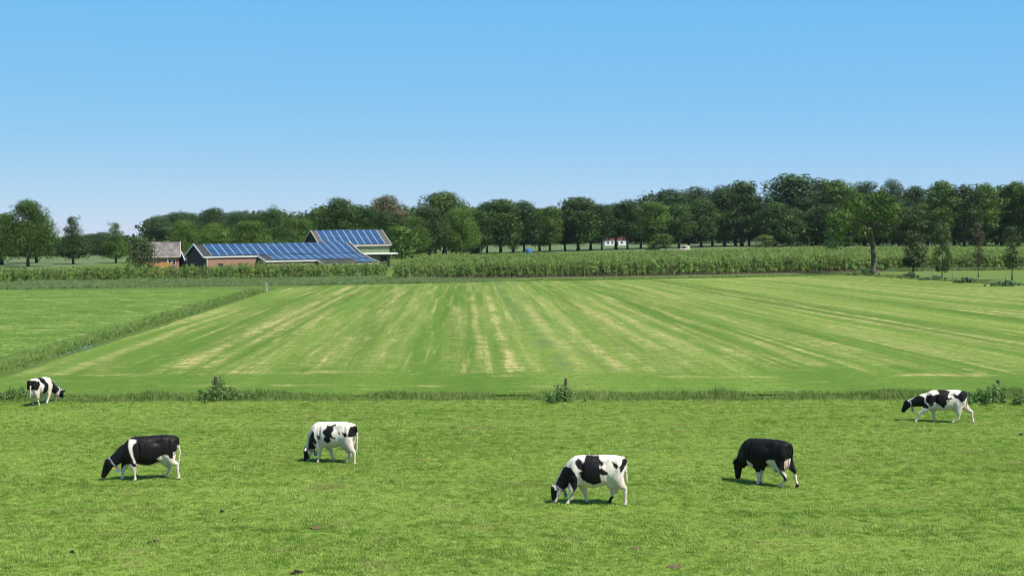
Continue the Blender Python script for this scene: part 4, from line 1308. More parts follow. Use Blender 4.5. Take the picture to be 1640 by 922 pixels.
# stacks of orange fruit bins in the yard
def bin_mesh():
    mb = MB()
    w, d, h = 1.22, 1.02, 0.88
    for i in range(4):
        z0 = 0.10 + i * 0.192
        mb.box(-w / 2, w / 2, -d / 2, -d / 2 + 0.025, z0, z0 + 0.176)
        mb.box(-w / 2, w / 2, d / 2 - 0.025, d / 2, z0, z0 + 0.176)
        mb.box(-w / 2, -w / 2 + 0.025, -d / 2 + 0.026, d / 2 - 0.026, z0, z0 + 0.176)
        mb.box(w / 2 - 0.025, w / 2, -d / 2 + 0.026, d / 2 - 0.026, z0, z0 + 0.176)
    mb.box(-w / 2 + 0.03, w / 2 - 0.03, -d / 2 + 0.03, d / 2 - 0.03, 0.12, 0.14)
    for x in (-w / 2 + 0.08, 0, w / 2 - 0.08):
        mb.box(x - 0.05, x + 0.05, -d / 2 + 0.01, d / 2 - 0.01, 0.0, 0.099)
    for sx in (-1, 1):
        for sy in (-1, 1):
            mb.box(sx * (w / 2 - 0.06) - 0.03, sx * (w / 2 - 0.06) + 0.03, sy * (d / 2 - 0.06) - 0.03, sy * (d / 2 - 0.06) + 0.03, 0.141, h)
    return mb.mesh('fruit_bin', [M['orange_wood']])
BIN = bin_mesh()
lv = ['bottom', 'second lowest', 'topmost']
so = ['leftmost', 'second', 'third', 'fourth', 'rightmost']
for ci, (px, nlev) in enumerate([(234, 3), (243, 3), (252, 3), (260.5, 3), (269, 3)]):
    g = P(px, 400, 274.0)
    for k in range(nlev):
        o = link('fruit_bin', BIN)
        o.location = (g.x, g.y, 0.004 + k * 0.905)
        o.rotation_euler = (0, 0, R(4) + random.uniform(-0.05, 0.05))
        tag(o, f'orange wooden fruit bin, {lv[k]} of the {so[ci]} stack in front of the farmhouse', 'fruit bin', 'stacked fruit bins in the farmyard')

# pale van behind the orchard
def van():
    g = P(1097, 400, 500.0)
    root = empty('van', (g.x, g.y, 0), R(62))
    prof = [(-2.3, 0.45), (-2.3, 1.15), (-1.55, 1.35), (-0.85, 2.15), (2.25, 2.25), (2.35, 0.45)]
    mb = MB(); n = len(prof)
    v = [(x, -0.95, z) for x, z in prof] + [(x, 0.95, z) for x, z in prof]
    mb.add(v, [list(range(n)), [i + n for i in range(n)][::-1]] + [[(i + 1) % n, i, i + n, (i + 1) % n + n] for i in range(n)])
    mb.build('body', M['cream'], root)
    for s_ in (-1, 1):
        mb = MB(); y0 = 0.953 * s_
        mb.add([(-1.35, y0, 1.40), (-0.2, y0, 1.40), (-0.2, y0, 2.0), (-0.85, y0, 2.0)], [[0, 1, 2, 3] if s_ < 0 else [3, 2, 1, 0]])
        mb.build('side_window', M['glass'], root)
    mb = MB(); mb.box(2.302, 2.33, -0.75, 0.75, 1.35, 2.0); mb.build('rear_window', M['glass'], root)
    mb = MB(); mb.slab([(-1.6, -0.8, 1.36), (-1.6, 0.8, 1.36), (-0.9, 0.8, 2.13), (-0.9, -0.8, 2.13)][::-1], 0.03); mb.build('windscreen', M['glass'], root)
    for x in (-1.5, 1.5):
        for s_ in (-1, 1):
            mb = MB(); mb.tube([(x, s_ * 0.75, 0.33), (x, s_ * 0.97, 0.33)], [0.33, 0.33], 12); mb.build('wheel', M['black_rubber'], root)
    tag(root, 'pale van parked behind the orchard under the roadside trees', 'van')
van()

def white_house():
    d = 725.0
    g = P(986, 393, d)
    root = empty('white_house', (g.x - 5.6, d, 0), R(4))
    L, hw, ze, zr = 11.0, 3.6, 3.0, P(986, 378, d).z
    roof_plane(root, 'roof', -0.3, L + 0.3, -hw, zr, 0.3, ze, M['red_roof'])
    roof_plane(root, 'roof', -0.3, L + 0.3, -hw, zr, -2 * hw - 0.3, ze, M['red_roof'])
    gable(root, 'gable', 0, -2 * hw, 0, ze - 0.2, -hw, zr - 0.25, M['white_paint'])
    gable(root, 'gable', L - 0.25, -2 * hw, 0, ze - 0.2, -hw, zr - 0.25, M['white_paint'])
    wall(root, 'wall', 0.26, L - 0.26, 0.0, 0.25, 0, ze - 0.15, 'white_paint')
    wall(root, 'wall', 0.26, L - 0.26, 2 * hw - 0.25, 2 * hw, 0, ze - 0.15, 'white_paint')
    for x0 in (1.2, 3.4, 8.2):
        f = wall(root, 'window', x0, x0 + 1.2, -0.05, -0.003, 1.0, 2.2, 'white_paint')
        wall(f, 'pane', x0 + 0.1, x0 + 1.1, -0.07, -0.052, 1.1, 2.1, 'glass')
    wall(root, 'door', 6.0, 7.0, -0.06, -0.003, 0, 2.1, 'glass')
    mb = MB(); mb.box(2.0, 2.7, hw - 0.35, hw + 0.35, zr - 0.6, zr + 0.9); mb.build('chimney', M['red_roof'], root)
    tag(root, 'white house with red roof seen between the trunks of the roadside trees', 'house')
white_house()

def blue_heap():
    g = P(847.5, 405, 492.0)
    bm = bmesh.new()
    bmesh.ops.create_uvsphere(bm, u_segments=16, v_segments=9, radius=1.0)
    for v in bm.verts:
        s_ = 1 + 0.35 * (vnoise(v.co.x * 2.1 + 7, v.co.z * 2.3 + v.co.y, 3) - 0.5)
        v.co = Vector((v.co.x * 1.25 * s_, v.co.y * 1.0 * s_, max(0.0, (v.co.z + 0.35) * 1.45 * s_)))
    me = bpy.data.meshes.new('tarpaulin_heap'); bm.to_mesh(me); bm.free(); me.materials.append(M['blue_sheet'])
    o = link('tarpaulin_heap', me); o.location = (g.x, g.y, 0)
    tag(o, 'bright blue covered heap under the roadside trees behind the orchard', 'heap')
blue_heap()

# ------------------------------------------------------------------ posts, stakes, fence
def fence_post(px, base_py, top_py, r, label, name='fence_post', lean=0.03, mat='post_wood', group=None, cat='post'):
    g = G(px, base_py)
    h = P(px, top_py, g.y).z
    mb = MB()
    mb.tube([(0, 0, -0.4), (0, 0, h * 0.5), (lean * h, 0, h - 0.02), (lean * h, 0, h)], [r * 1.1, r, r * 0.95, r * 0.6], 8)
    o = mb.build(name, M[mat], None, False)
    o.location = (g.x, g.y, 0)
    return tag(o, label, cat, group)
fence_post(345, 641, 602.5, 0.075, 'grey wooden post sticking out of the big nettle clump on the left')
fence_post(905.5, 640, 605, 0.065, 'dark weathered post in the ditch weeds near the middle')
fence_post(1597.5, 640, 608, 0.08, 'dark wooden post in the weeds behind the walking cow')
for (px, by, ty, lb) in [(656, 445, 430, 'pale orchard stake just right of the grass track'), (877, 442.5, 427, 'slightly leaning pale stake below the blue heap'),
                         (936, 442, 428, 'pale stake in the orchard front below the white house, left one'), (987, 441.5, 430, 'pale stake in the orchard front straight below the white house'),
                         (574, 445, 432, 'pale stake in the left orchard block nearest the grass track'), (517, 446, 433, 'pale stake in the left orchard block below the stepped solar roof')]:
    fence_post(px, by + 1.5, ty, 0.035, lb, 'orchard_stake', random.uniform(-0.05, 0.08), 'stake_wood', 'stakes along the orchard front', 'stake')

def marker():
    g = G(427, 466.5)
    root = empty('marker_post', (g.x, g.y, 0), R(20))
    mb = MB(); mb.box(-0.13, 0.13, -0.10, 0.10, -0.3, 0.70); mb.build('post', M['concrete'], root)
    mb = MB(); mb.box(-0.21, 0.21, -0.15, 0.15, 0.703, 1.12)
    mb.build('cap_block', M['concrete'], root)
    for (x, z) in ((-0.06, 0.99), (0.09, 0.90), (-0.02, 0.81)):
        mb = MB(); mb.tube([(x, -0.153, z), (x, -0.16, z)], [0.055, 0.055], 8); mb.build('hole', M['black_rubber'], root)
    tag(root, 'pale concrete marker post with dark holes at the corner of the hay meadow', 'marker post')
marker()

def wire_fence():
    pts = [(1428, 440.5), (1458, 442.5), (1484, 444.0), (1510, 446), (1537, 448), (1565, 450), (1596, 452.5), (1628, 455.5), (1662, 459)]
    W = [G(*p) for p in pts]
    W = [Vector((fence_x(w.y) + 0.55, w.y, 0)) for w in W]
    root = empty('wire_fence', (W[0].x, W[0].y, 0))
    rel = [w - W[0] for w in W]
    for p in rel:
        mb = MB(); mb.tube([(p.x, p.y, -0.3), (p.x, p.y, 1.15)], [0.055, 0.05], 6)
        mb.build('fence_post', M['stake_wood'], root)
    for z in (0.55, 1.05):
        mb = MB(); mb.tube([(p.x, p.y - 0.06, z) for p in rel], [0.012] * len(rel), 4); mb.build('wire', M['wire'], root)
    tag(root, 'thin wire fence on pale posts below the young trees', 'fence')
wire_fence()

# ------------------------------------------------------------------ weed clumps
def weed(name, label, px, base_py, w_px, top_py, mat, seed, n=1500, leaf=0.09, stems=26, cat='weeds'):
    g = G(px, base_py)
    k = mpp(g.y)
    r = np.random.default_rng(seed)
    h = P(px, top_py, g.y).z; w = w_px * k
    cl = []
    mb = MB()
    for i in range(stems):
        x = r.normal() * w * 0.29; y = r.normal() * 0.45
        hh = h * math.exp(-(x / (w * 0.45)) ** 2) * r.uniform(0.4, 1.0)
        hh = max(hh, 0.3)
        lx = x + r.normal() * 0.08 * h
        mb.tube([(x, y, -0.1), (lx, y, hh * 0.95)], [0.012, 0.006], 4, cap=False)
        for j in range(4):
            t = 0.25 + 0.24 * j
            cl.append((x + (lx - x) * t, y, hh * t, 0.16, 0.16, hh * 0.14))
    v, f, tn = leaf_cloud(seed, cl, n, leaf, updir=0.5)
    root = empty(name, (g.x, g.y, 0))
    me = np_mesh('foliage', v, f, [M[mat]]); attr(me, 'tint', tn, 'FACE'); link('foliage', me, root)
    mb.build('stem', M[mat], root)
    tag(root, label, cat)
weed('nettle_clump', 'largest nettle clump, around the grey post on the left', 350, 642, 84, 607, 'nettle', 601, 2600)
weed('nettle_clump', 'nettle clump around the dark post near the middle of the ditch', 900, 644, 62, 616, 'nettle', 602, 1500)
weed('nettle_clump', 'wide nettle clump around the post right of the walking cow', 1592, 646, 92, 614, 'nettle', 603, 2600)
weed('nettle_clump', 'low weeds at the left edge behind the cow seen from the rear', 22, 640, 60, 620, 'nettle', 604, 1300)
for (px, by, w, ty, lb, sd) in [(1456, 444, 26, 434, 'bluish rush clump at the foot of the fullest sapling', 1), (1497, 448.5, 40, 440.5, 'low bluish rush clump left of the narrow leafy sapling', 2),
                                (1548, 453, 52, 443, 'widest pale bluish rush clump between narrow and thinnest sapling', 3), (1612, 458, 50, 448, 'bluish rush clump near the right edge below the last sapling', 4)]:
    weed('rush_clump', lb, px, by, w, ty, 'rush', 700 + sd, 1500, 0.18, 36, 'rushes')
weed('bramble_bush', 'dark low undergrowth at the foot of the lone oak', 1386, 440.5, 44, 429, 'nettle', 720, 1500, 0.2, 22, 'undergrowth')

# ------------------------------------------------------------------ clods and dung in the pasture
def clod(px, py, w, h, mat, label, seed, name, cat):
    g = G(px, py)
    bm = bmesh.new()
    bmesh.ops.create_icosphere(bm, subdivisions=3, radius=1.0)
    for v in bm.verts:
        q = 1 + 0.9 * (float(vnoise(v.co.x * 2.3 + seed, v.co.y * 2.3 + v.co.z, seed)) - 0.5)
        v.co = Vector((v.co.x * w * q, v.co.y * w * 0.8 * q, max(-0.02, v.co.z * h * q + 0.02)))
    me = bpy.data.meshes.new(name); bm.to_mesh(me); bm.free(); me.materials.append(M[mat])
    o = link(name, me); o.location = (g.x, g.y, 0.012); o.rotation_euler = (0, 0, seed * 1.3)
    tag(o, label, cat)
clod(245, 869.5, 0.17, 0.04, 'soil_clod', 'long dark clod in the grass below the mostly black cow', 1, 'soil_clod', 'clod')
clod(117, 888, 0.09, 0.08, 'soil_clod', 'small dark clod near the lower left corner', 2, 'soil_clod', 'clod')
clod(476, 919, 0.14, 0.06, 'soil_clod', 'dark clod at the bottom edge left of the middle', 3, 'soil_clod', 'clod')
clod(355, 821, 0.11, 0.05, 'soil_clod', 'small dark clod right below the mostly black cow', 4, 'soil_clod', 'clod')
clod(506, 847, 0.17, 0.035, 'dung', 'flat brown dung pat below the spotted cow left of the middle', 5, 'dung_pat', 'dung')
clod(1018, 879, 0.17, 0.04, 'dung', 'pale brown dung pat below the saddle patterned cow', 6, 'dung_pat', 'dung')
clod(1082, 909, 0.19, 0.035, 'dung', 'brown dung pat nearest the bottom edge right of the middle', 7, 'dung_pat', 'dung')
clod(1636, 698, 0.10, 0.09, 'soil_clod', 'small dark clod at the right edge beyond the walking cow', 8, 'soil_clod', 'clod')

# ------------------------------------------------------------------ cows
def coat_mat():
    mt, nt = new_mat('cow_coat'); t = NT(nt)
    obj = t.n('ShaderNodeTexCoord').outputs['Object']
    bl = t.attr('black'); pk = t.attr('pink'); hf = t.attr('hoof')
    nz = t.noise(obj, 16, 3)
    fur = t.noise(t.scaled(obj, (1, 1, 0.3)), 55, 2)
    v = t.math('ADD', t.math('ADD', bl, t.math('MULTIPLY', t.math('SUBTRACT', nz, 0.5), 0.07)), t.math('MULTIPLY', t.math('SUBTRACT', fur, 0.5), 0.025))
    blk = t.ramp(t.math('ADD', t.math('MULTIPLY', v, 28.0), 0.5), [(0.0, 0.0), (1.0, 1.0)])
    white = t.mix(t.math('MULTIPLY', t.noise(obj, 3.0, 3), 0.35), (0.78, 0.72, 0.62), (0.64, 0.54, 0.41))
    dirt = t.noise(t.scaled(obj, (1, 1, 0.5)), 5.0, 5, 0.7)
    white = t.mix(t.math('MULTIPLY', t.ramp(dirt, [(0.50, 0.0), (0.72, 1.0)]), 0.65), white, (0.36, 0.27, 0.17))
    white = t.mix(pk, white, (0.56, 0.36, 0.28))
    black = t.mix(fur, (0.004, 0.0035, 0.004), (0.011, 0.009, 0.0085))
    c = t.mix(blk, white, black)
    c = t.mix(hf, c, (0.06, 0.048, 0.038))
    t.finish(c, t.ramp(nz, [(0.35, 0.45), (0.65, 0.75)]), 0.2, t.bump(t.math('ADD', fur, t.math('MULTIPLY', nz, 1.5)), 0.35, 0.012))
    return mt
M['cow_coat'] = coat_mat()
M['collar_strap'] = simple('collar_strap', (0.22, 0.23, 0.27), 0.6, 0.3, 0.1)
M['collar_blue'] = simple('collar_blue', (0.10, 0.20, 0.42), 0.5, 0.4, 0.1)
M['collar_orange'] = simple('collar_orange', (0.60, 0.13, 0.03), 0.5, 0.4, 0.1)
M['ear_tag'] = simple('ear_tag', (0.75, 0.50, 0.05), 0.5, 0.4, 0.05)
M['eye'] = simple('eye', (0.01, 0.008, 0.008), 0.1, 0.6, 0.05)

def ring_tube(mb, rings, n=22):
    """rings: (centre, axis1*radius, axis2*radius, power) -> closed loft"""
    b = len(mb.v)
    for (c, a1, a2, pw) in rings:
        c = Vector(c); a1 = Vector(a1); a2 = Vector(a2)
        for k in range(n):
            th = 2 * math.pi * k / n
            ct, st = math.cos(th), math.sin(th)
            mb.v.append(tuple(c + a1 * (math.copysign(abs(ct) ** pw, ct)) + a2 * (math.copysign(abs(st) ** pw, st))))
    for i in range(len(rings) - 1):
        for k in range(n):
            k2 = (k + 1) % n
            mb.f.append([b + i * n + k, b + i * n + k2, b + (i + 1) * n + k2, b + (i + 1) * n + k]); mb.m.append(0)
    mb.f.append([b + k for k in range(n)][::-1]); mb.m.append(0)
    mb.f.append([b + (len(rings) - 1) * n + k for k in range(n)]); mb.m.append(0)

def path_tube(mb, pts, rads, n=16):
    """pts: 3-D points; rads: (lateral, in-plane) radii"""
    P_ = [Vector(p) for p in pts]
    rg = []
    for i, p in enumerate(P_):
        t = (P_[min(i + 1, len(P_) - 1)] - P_[max(i - 1, 0)]).normalized()
        e1 = Vector((0, 1, 0)) - t * t.y
        e1.normalize()
        e2 = t.cross(e1).normalized()
        rl, rp = rads[i] if isinstance(rads[i], tuple) else (rads[i], rads[i])
        rg.append((p, e1 * rl, e2 * rp, 1.0))
    ring_tube(mb, rg, n)

def ellipsoid(mb, c, r, n=16, m=10, tilt=None):
    rg = []
    c = Vector(c)
    for i in range(m + 1):
        a = math.pi * (0.02 + 0.96 * i / m)
        x, q = -math.cos(a) * r[0], math.sin(a)
        o1, o2, ox = Vector((0, r[1] * q, 0)), Vector((0, 0, r[2] * q)), Vector((x, 0, 0))
        if tilt is not None:
            o1, o2, ox = tilt @ o1, tilt @ o2, tilt @ ox
        rg.append((c + ox, o1, o2, 1.0))
    ring_tube(mb, rg, n)

def poly_field(poly, X, Z):
    """signed distance, positive inside"""
    p = np.array(poly, float)
    q = np.roll(p, -1, 0)
    d2 = np.full(len(X), 1e9); inside = np.zeros(len(X), bool)
    for (ax, az), (bx, bz) in zip(p, q):
        ex, ez = bx - ax, bz - az
        t = np.clip(((X - ax) * ex + (Z - az) * ez) / (ex * ex + ez * ez + 1e-12), 0, 1)
        d2 = np.minimum(d2, (X - ax - t * ex) ** 2 + (Z - az - t * ez) ** 2)
        c = ((az > Z) != (bz > Z)) & (X < (bx - ax) * (Z - az) / (bz - az + 1e-12) + ax)
        inside ^= c
    return np.where(inside, 1, -1) * np.sqrt(d2)

def cow(zoom, k, x0, yf, rz_deg, legs, head, tail, polys, base_black, label, zoff=(0, 0), body=1.0, collar=True, pink_polys=(), flank_y=-0.28, tail_white=False, udder=1.0, belly=0.0):
    """zoom: (photo x, photo y, zoom factor) of the crop the outline was read from; k: crop pixels per metre;
    x0: crop x of the body origin; yf: crop y of the ground under it."""
    zx, zy, zf = zoom
    rz = R(rz_deg); c_, s_ = math.cos(rz), math.sin(rz)
    def cv(X, Y, yl=0.0):
        return (((X - x0) / k + yl * s_) / c_, (yf - Y) / k)
    g = G(zx + x0 / zf, zy + yf / zf)
    mb = MB()
    B = body
    st = [(.93, 1.30, 1.04, .10), (.88, 1.41, .90, .19), (.76, 1.455, .78, .255), (.60, 1.475, .70, .285), (.42, 1.48, .64, .30), (.22, 1.475, .585, .335),
          (.0, 1.465, .555, .355), (-.20, 1.46, .555, .34), (-.38, 1.455, .565, .295), (-.52, 1.435, .555, .255), (-.66, 1.35, .545, .225), (-.78, 1.22, .56, .18)]
    rg = []
    for (x, zt, zb, hw) in st:
        zb = zb - belly * max(0, 1 - abs(x - .1) / .6) * 0.08
        zc = (zt + zb) / 2; hh = (zt - zb) / 2
        rg.append(((x * B, 0, zc * B), (0, hw * B, 0), (0, 0, hh * B), 0.86))
    ring_tube(mb, rg, 28)
    # hip bones, shoulders, ribs of muscle
    for sy in (-1, 1):
        ellipsoid(mb, (-.50 * B, sy * .17 * B, 1.02 * B), (.19, .13, .36))
        ellipsoid(mb, (.70 * B, sy * .17 * B, 1.08 * B), (.22, .13, .30))
    # neck and head
    poll = cv(*head['poll']); muz = cv(*head['muzzle']); thr = cv(*head['throat'])
    poll = Vector((poll[0], 0, poll[1])); muz = Vector((muz[0], 0, muz[1])); thr = Vector((thr[0], 0, thr[1]))
    nb = Vector((-.60 * B, 0, 1.02 * B))
    ne = (poll + thr) / 2 + Vector((.03, 0, 0.0))
    npt = [nb + Vector((.12, 0, 0)), nb + (ne - nb) * 0.33 + Vector((0, 0, .03)), nb + (ne - nb) * 0.66 + Vector((0, 0, .02)), ne]
    hd = (poll - thr).length
    path_tube(mb, npt, [(.20, .33), (.155, .265), (.12, .20), (.10, max(.12, hd * .48))], 20)
    ax = (muz - poll); hl = ax.length
    axn = ax.normalized(); nn = Vector((axn.z, 0, -axn.x))           # towards the throat side
    if nn.dot(thr - poll) < 0: nn = -nn
    hp = [poll + axn * (-.03) + nn * .07, poll + axn * hl * .18 + nn * .10, poll + axn * hl * .40 + nn * .10, poll + axn * hl * .65 + nn * .085, poll + axn * hl * .86 + nn * .075, muz + nn * .07]
    path_tube(mb, hp, [(.105, .11), (.13, .165), (.115, .150), (.088, .112), (.088, .092), (.07, .065)], 16)
    for sy in (-1, 1):      # ears
        e0 = poll + nn * .06 + axn * .03
        path_tube(mb, [(e0.x, sy * .08, e0.z), (e0.x + .03, sy * .16, e0.z + .0), (e0.x + .06, sy * .25, e0.z - .03), (e0.x + .07, sy * .29, e0.z - .05)],
                  [(.035, .035), (.045, .06), (.04, .05), (.02, .02)], 10)
    # legs
    for i, (kind, pts) in enumerate(legs):
        near = kind.endswith('n'); yl = (-.19 if near else .19) * B * (1 if math.cos(rz) > 0 else -1)
        pp = [cv(X, Y, yl) for X, Y in pts]
        if kind[0] == 'f':
            sh = (-.50 * B, .90 * B)
            el, kn, ho = pp
            pts3 = [(sh[0], yl * .9, sh[1]), (el[0], yl, el[1]), ((el[0] + kn[0]) / 2, yl, (el[1] + kn[1]) / 2), (kn[0], yl * .92, kn[1] + .02), (kn[0], yl * .9, kn[1] - .06),
                    (kn[0] * .4 + ho[0] * .6, yl * .88, kn[1] * .35 + .08), (ho[0] + .01, yl * .86, .11), (ho[0] - .01, yl * .86, .05), (ho[0] - .025, yl * .86, 0.0)]
            rd = [(.11, .20), (.09, .125), (.064, .080), (.056, .060), (.047, .050), (.036, .039), (.042, .047), (.050, .058), (.056, .072)]
        else:
            hi = (.70 * B, 1.05 * B)
            sf, hk, ho = pp
            pts3 = [(hi[0], yl * .9, hi[1]), (sf[0] * .6 + hi[0] * .4, yl * .95, sf[1] + .10), ((sf[0] + hk[0]) / 2 + .02, yl * .95, sf[1] * .45 + hk[1] * .55), (hk[0] + .015, yl * .9, hk[1] + .05),
                    (hk[0] + .01, yl * .9, hk[1] - .05), (hk[0] * .4 + ho[0] * .6, yl * .88, hk[1] * .35 + .08), (ho[0] + .01, yl * .86, .11), (ho[0] - .01, yl * .86, .05), (ho[0] - .025, yl * .86, 0.0)]
            rd = [(.12, .22), (.11, .185), (.08, .11), (.050, .064), (.045, .056), (.036, .041), (.042, .047), (.050, .058), (.056, .072)]
        path_tube(mb, pts3, rd, 16)
    # udder and teats
    if udder > 0:
        ellipsoid(mb, (.56 * B, 0, .66 * B), (.22 * udder, .17 * udder, .19 * udder))
        ellipsoid(mb, (.74 * B, 0, .78 * B), (.13 * udder, .13 * udder, .22 * udder))
        for sx in (-1, 1):
            for sy in (-1, 1):
                path_tube(mb, [(.55 * B + sx * .08, sy * .07, .58 * B), (.55 * B + sx * .085, sy * .075, .58 * B - .19 * udder * .75)], [.03, .018], 8)
    # tail
    tp = [cv(X, Y) for X, Y in tail]
    tp3 = [(.84 * B, 0, 1.42 * B)] + [(max(x, .965 * B), 0, z) for x, z in tp]
    nt_ = len(tp3)
    path_tube(mb, tp3, [(.05, .05)] + [(.034 - .012 * i / nt_, .034 - .012 * i / nt_) for i in range(nt_ - 1)], 10)
    # one continuous skin
    raw = np_mesh('cow_tmp', mb.v, mb.f)
    bmn = bmesh.new(); bmn.from_mesh(raw); bmesh.ops.recalc_face_normals(bmn, faces=bmn.faces[:]); bmn.to_mesh(raw); bmn.free()
    tmp = bpy.data.objects.new('cow_tmp', raw)
    COL.objects.link(tmp)
    rm = tmp.modifiers.new('r', 'REMESH'); rm.mode = 'VOXEL'; rm.voxel_size = 0.0175; rm.use_smooth_shade = True
    sm = tmp.modifiers.new('s', 'SMOOTH'); sm.factor = 0.5; sm.iterations = 7
    dg = bpy.context.evaluated_depsgraph_get()
    me = bpy.data.meshes.new_from_object(tmp.evaluated_get(dg))
    me.name = 'body'
    bpy.data.objects.remove(tmp)
    me.materials.clear(); me.materials.append(M['cow_coat'])
    n = len(me.vertices)
    co = np.empty(n * 3); me.vertices.foreach_get('co', co); co = co.reshape(-1, 3)
    X, Y, Z = co[:, 0], co[:, 1], co[:, 2]
    nrm = np.empty(n * 3); me.vertices.foreach_get('normal', nrm); nrm = nrm.reshape(-1, 3)
    def bump(x, y, z, rx, rz_, amt):
        w = np.exp(-((X - x * B) / rx) ** 2 - ((Z - z * B) / rz_) ** 2) * np.clip(np.abs(Y) / (y * B), 0, 1.2) ** 2
        return w * amt
    disp = bump(.50, .26, 1.40, .075, .055, .045) + bump(.86, .12, 1.33, .07, .06, .03)          # hook and pin bones
    disp += bump(.30, .28, 1.27, .13, .09, -.045)                                               # hollow flank
    disp += bump(.66, .25, 1.20, .05, .22, -.018) + bump(-.30, .27, 1.05, .045, .28, -.028)      # thigh and shoulder grooves
    disp += bump(-.48, .22, 1.36, .07, .08, .018) + bump(-.58, .2, .82, .09, .08, .02)
    ribs = np.sin(X * 2 * math.pi / .085) * .0016 * np.exp(-((X + .02) / .2) ** 2 - ((Z - 1.05) / .25) ** 2) * (np.abs(Y) > .15)
    disp += ribs
    disp += bump(.44, .2, .80, .05, .1, -.02)
    co += nrm * disp[:, None]
    me.vertices.foreach_set('co', co.ravel()); me.update()
    fld = np.full(n, 0.3 if base_black else -0.3)
    for pl in polys:
        col, ptsp = pl[0], pl[1]
        yl = pl[2] if len(pl) > 2 else flank_y
        f = poly_field([cv(a, b, yl) for a, b in ptsp], X, Z)
        if col == 'b': fld = np.maximum(fld, np.clip(f, -.3, .3))
        else: fld = np.minimum(fld, -np.clip(f, -.3, .3))
    if tail_white:
        fld = np.where((X > .945 * B) & (Z < 1.12 * B) & (np.abs(Y) < .045), -0.2, fld)
    fld = np.where((np.abs(Y) < .135) & (X > .38 * B) & (X < .90 * B) & (Z < .92 * B) & (Z > .35), np.minimum(fld, -0.1), fld)
    attr(me, 'black', fld)
    pk = np.clip(1 - np.sqrt(((X - .62 * B) / .36) ** 2 + (Y / .22) ** 2 + ((Z - .60 * B) / .22) ** 2), 0, 1) * 1.6
    dm = np.sqrt((X - muz.x) ** 2 + (Z - muz.z) ** 2)
    pk = np.maximum(pk, np.clip(1.3 - dm / .10, 0, 1) * .7)
    pk = np.maximum(pk, .34 * np.clip((1.05 - Z) / .35, 0, 1) * np.clip((X + .7) / .2, 0, 1))
    for pl in pink_polys:
        f = poly_field([cv(a, b, 0) for a, b in pl], X, Z)
        pk = np.maximum(pk, np.clip(f * 25 + .5, 0, 1) * .8)
    attr(me, 'pink', np.clip(pk, 0, 1))
    attr(me, 'hoof', np.clip((0.075 - Z) / .02, 0, 1) * (X > muz.x + .35))
    me.polygons.foreach_set('use_smooth', np.ones(len(me.polygons), dtype=bool))
    root = empty('cow', (g.x, g.y, 0.0), rz - math.atan2(g.x, g.y))       # turned relative to the line of sight
    link('body', me, root)
    # tail switch of loose hair
    e = Vector(tp3[-1]); e0 = Vector(tp3[-2]); dr = (e - e0).normalized()
    mbh = MB(); rr = random.Random(int(k))
    for i in range(26):
        a = e - dr * rr.uniform(0, .12) + Vector((rr.uniform(-1, 1), rr.uniform(-1, 1), 0)) * .018
        b = e + dr * rr.uniform(.06, .20) + Vector((rr.uniform(-1, 1), rr.uniform(-1, 1), 0)) * .03
        mbh.tube([a, (a + b) / 2 + Vector((rr.uniform(-1, 1), rr.uniform(-1, 1), 0)) * .012, b], [.012, .011, .004], 4)
    mbh.build('tail_switch', M['cream'] if not base_black or tail_white is not None else M['dark_boards'], root)
    # eyes
    for sy in (-1, 1):
        p = poll + axn * hl * .30 + nn * .045
        mbx = MB(); ellipsoid(mbx, (p.x, sy * .100, p.z), (.020, .014, .018), 10, 6); mbx.build('eye', M['eye'], root, True)
    if collar:
        t_ = (ne - nb).normalized()
        cc = ne - t_ * .07
        e2 = t_.cross(Vector((0, 1, 0))).normalized()
        rl, rp = .125, max(.12, hd * .48) + .035
        mbc = MB(); N_ = 28
        for i in range(N_):
            a = 2 * math.pi * i / N_
            for (q, w) in ((1.0, -.028), (1.0, .028), (1.05, .028), (1.05, -.028)):
                mbc.v.append(tuple(cc + Vector((0, 1, 0)) * math.cos(a) * rl * q + e2 * math.sin(a) * rp * q + t_ * w))
        for i in range(N_):
            for j in range(4):
                i2 = (i + 1) % N_; j2 = (j + 1) % 4
                mbc.f.append([i * 4 + j, i * 4 + j2, i2 * 4 + j2, i2 * 4 + j]); mbc.m.append(0)
        cl = mbc.build('collar', M['collar_strap'], root)
        low = e2 if e2.z < 0 else -e2
        p = cc + low * (rp * 1.12) 
        mbx = MB(); mbx.bar(p - Vector((0, .035, 0)), p + Vector((0, .035, 0)), .075, .06); mbx.build('buckle', M['collar_orange'], cl)
        p = p + Vector((0.02, 0, -.09))
        mbx = MB(); mbx.bar(p - Vector((0, .04, 0)), p + Vector((0, .04, 0)), .09, .10); mbx.build('collar_tag', M['collar_blue'], cl)
    for sy in (-1, 1):
        e0 = poll + nn * .06 + axn * .03
        mbx = MB(); mbx.bar((e0.x + .02, sy * .19, e0.z - .02), (e0.x + .02, sy * .19, e0.z - .085), .05, .012, 0, (1, 0, 0)); mbx.build('ear_tag', M['ear_tag'], root)
    tag(root, label, 'cow', 'cows grazing in the pasture')
    return root

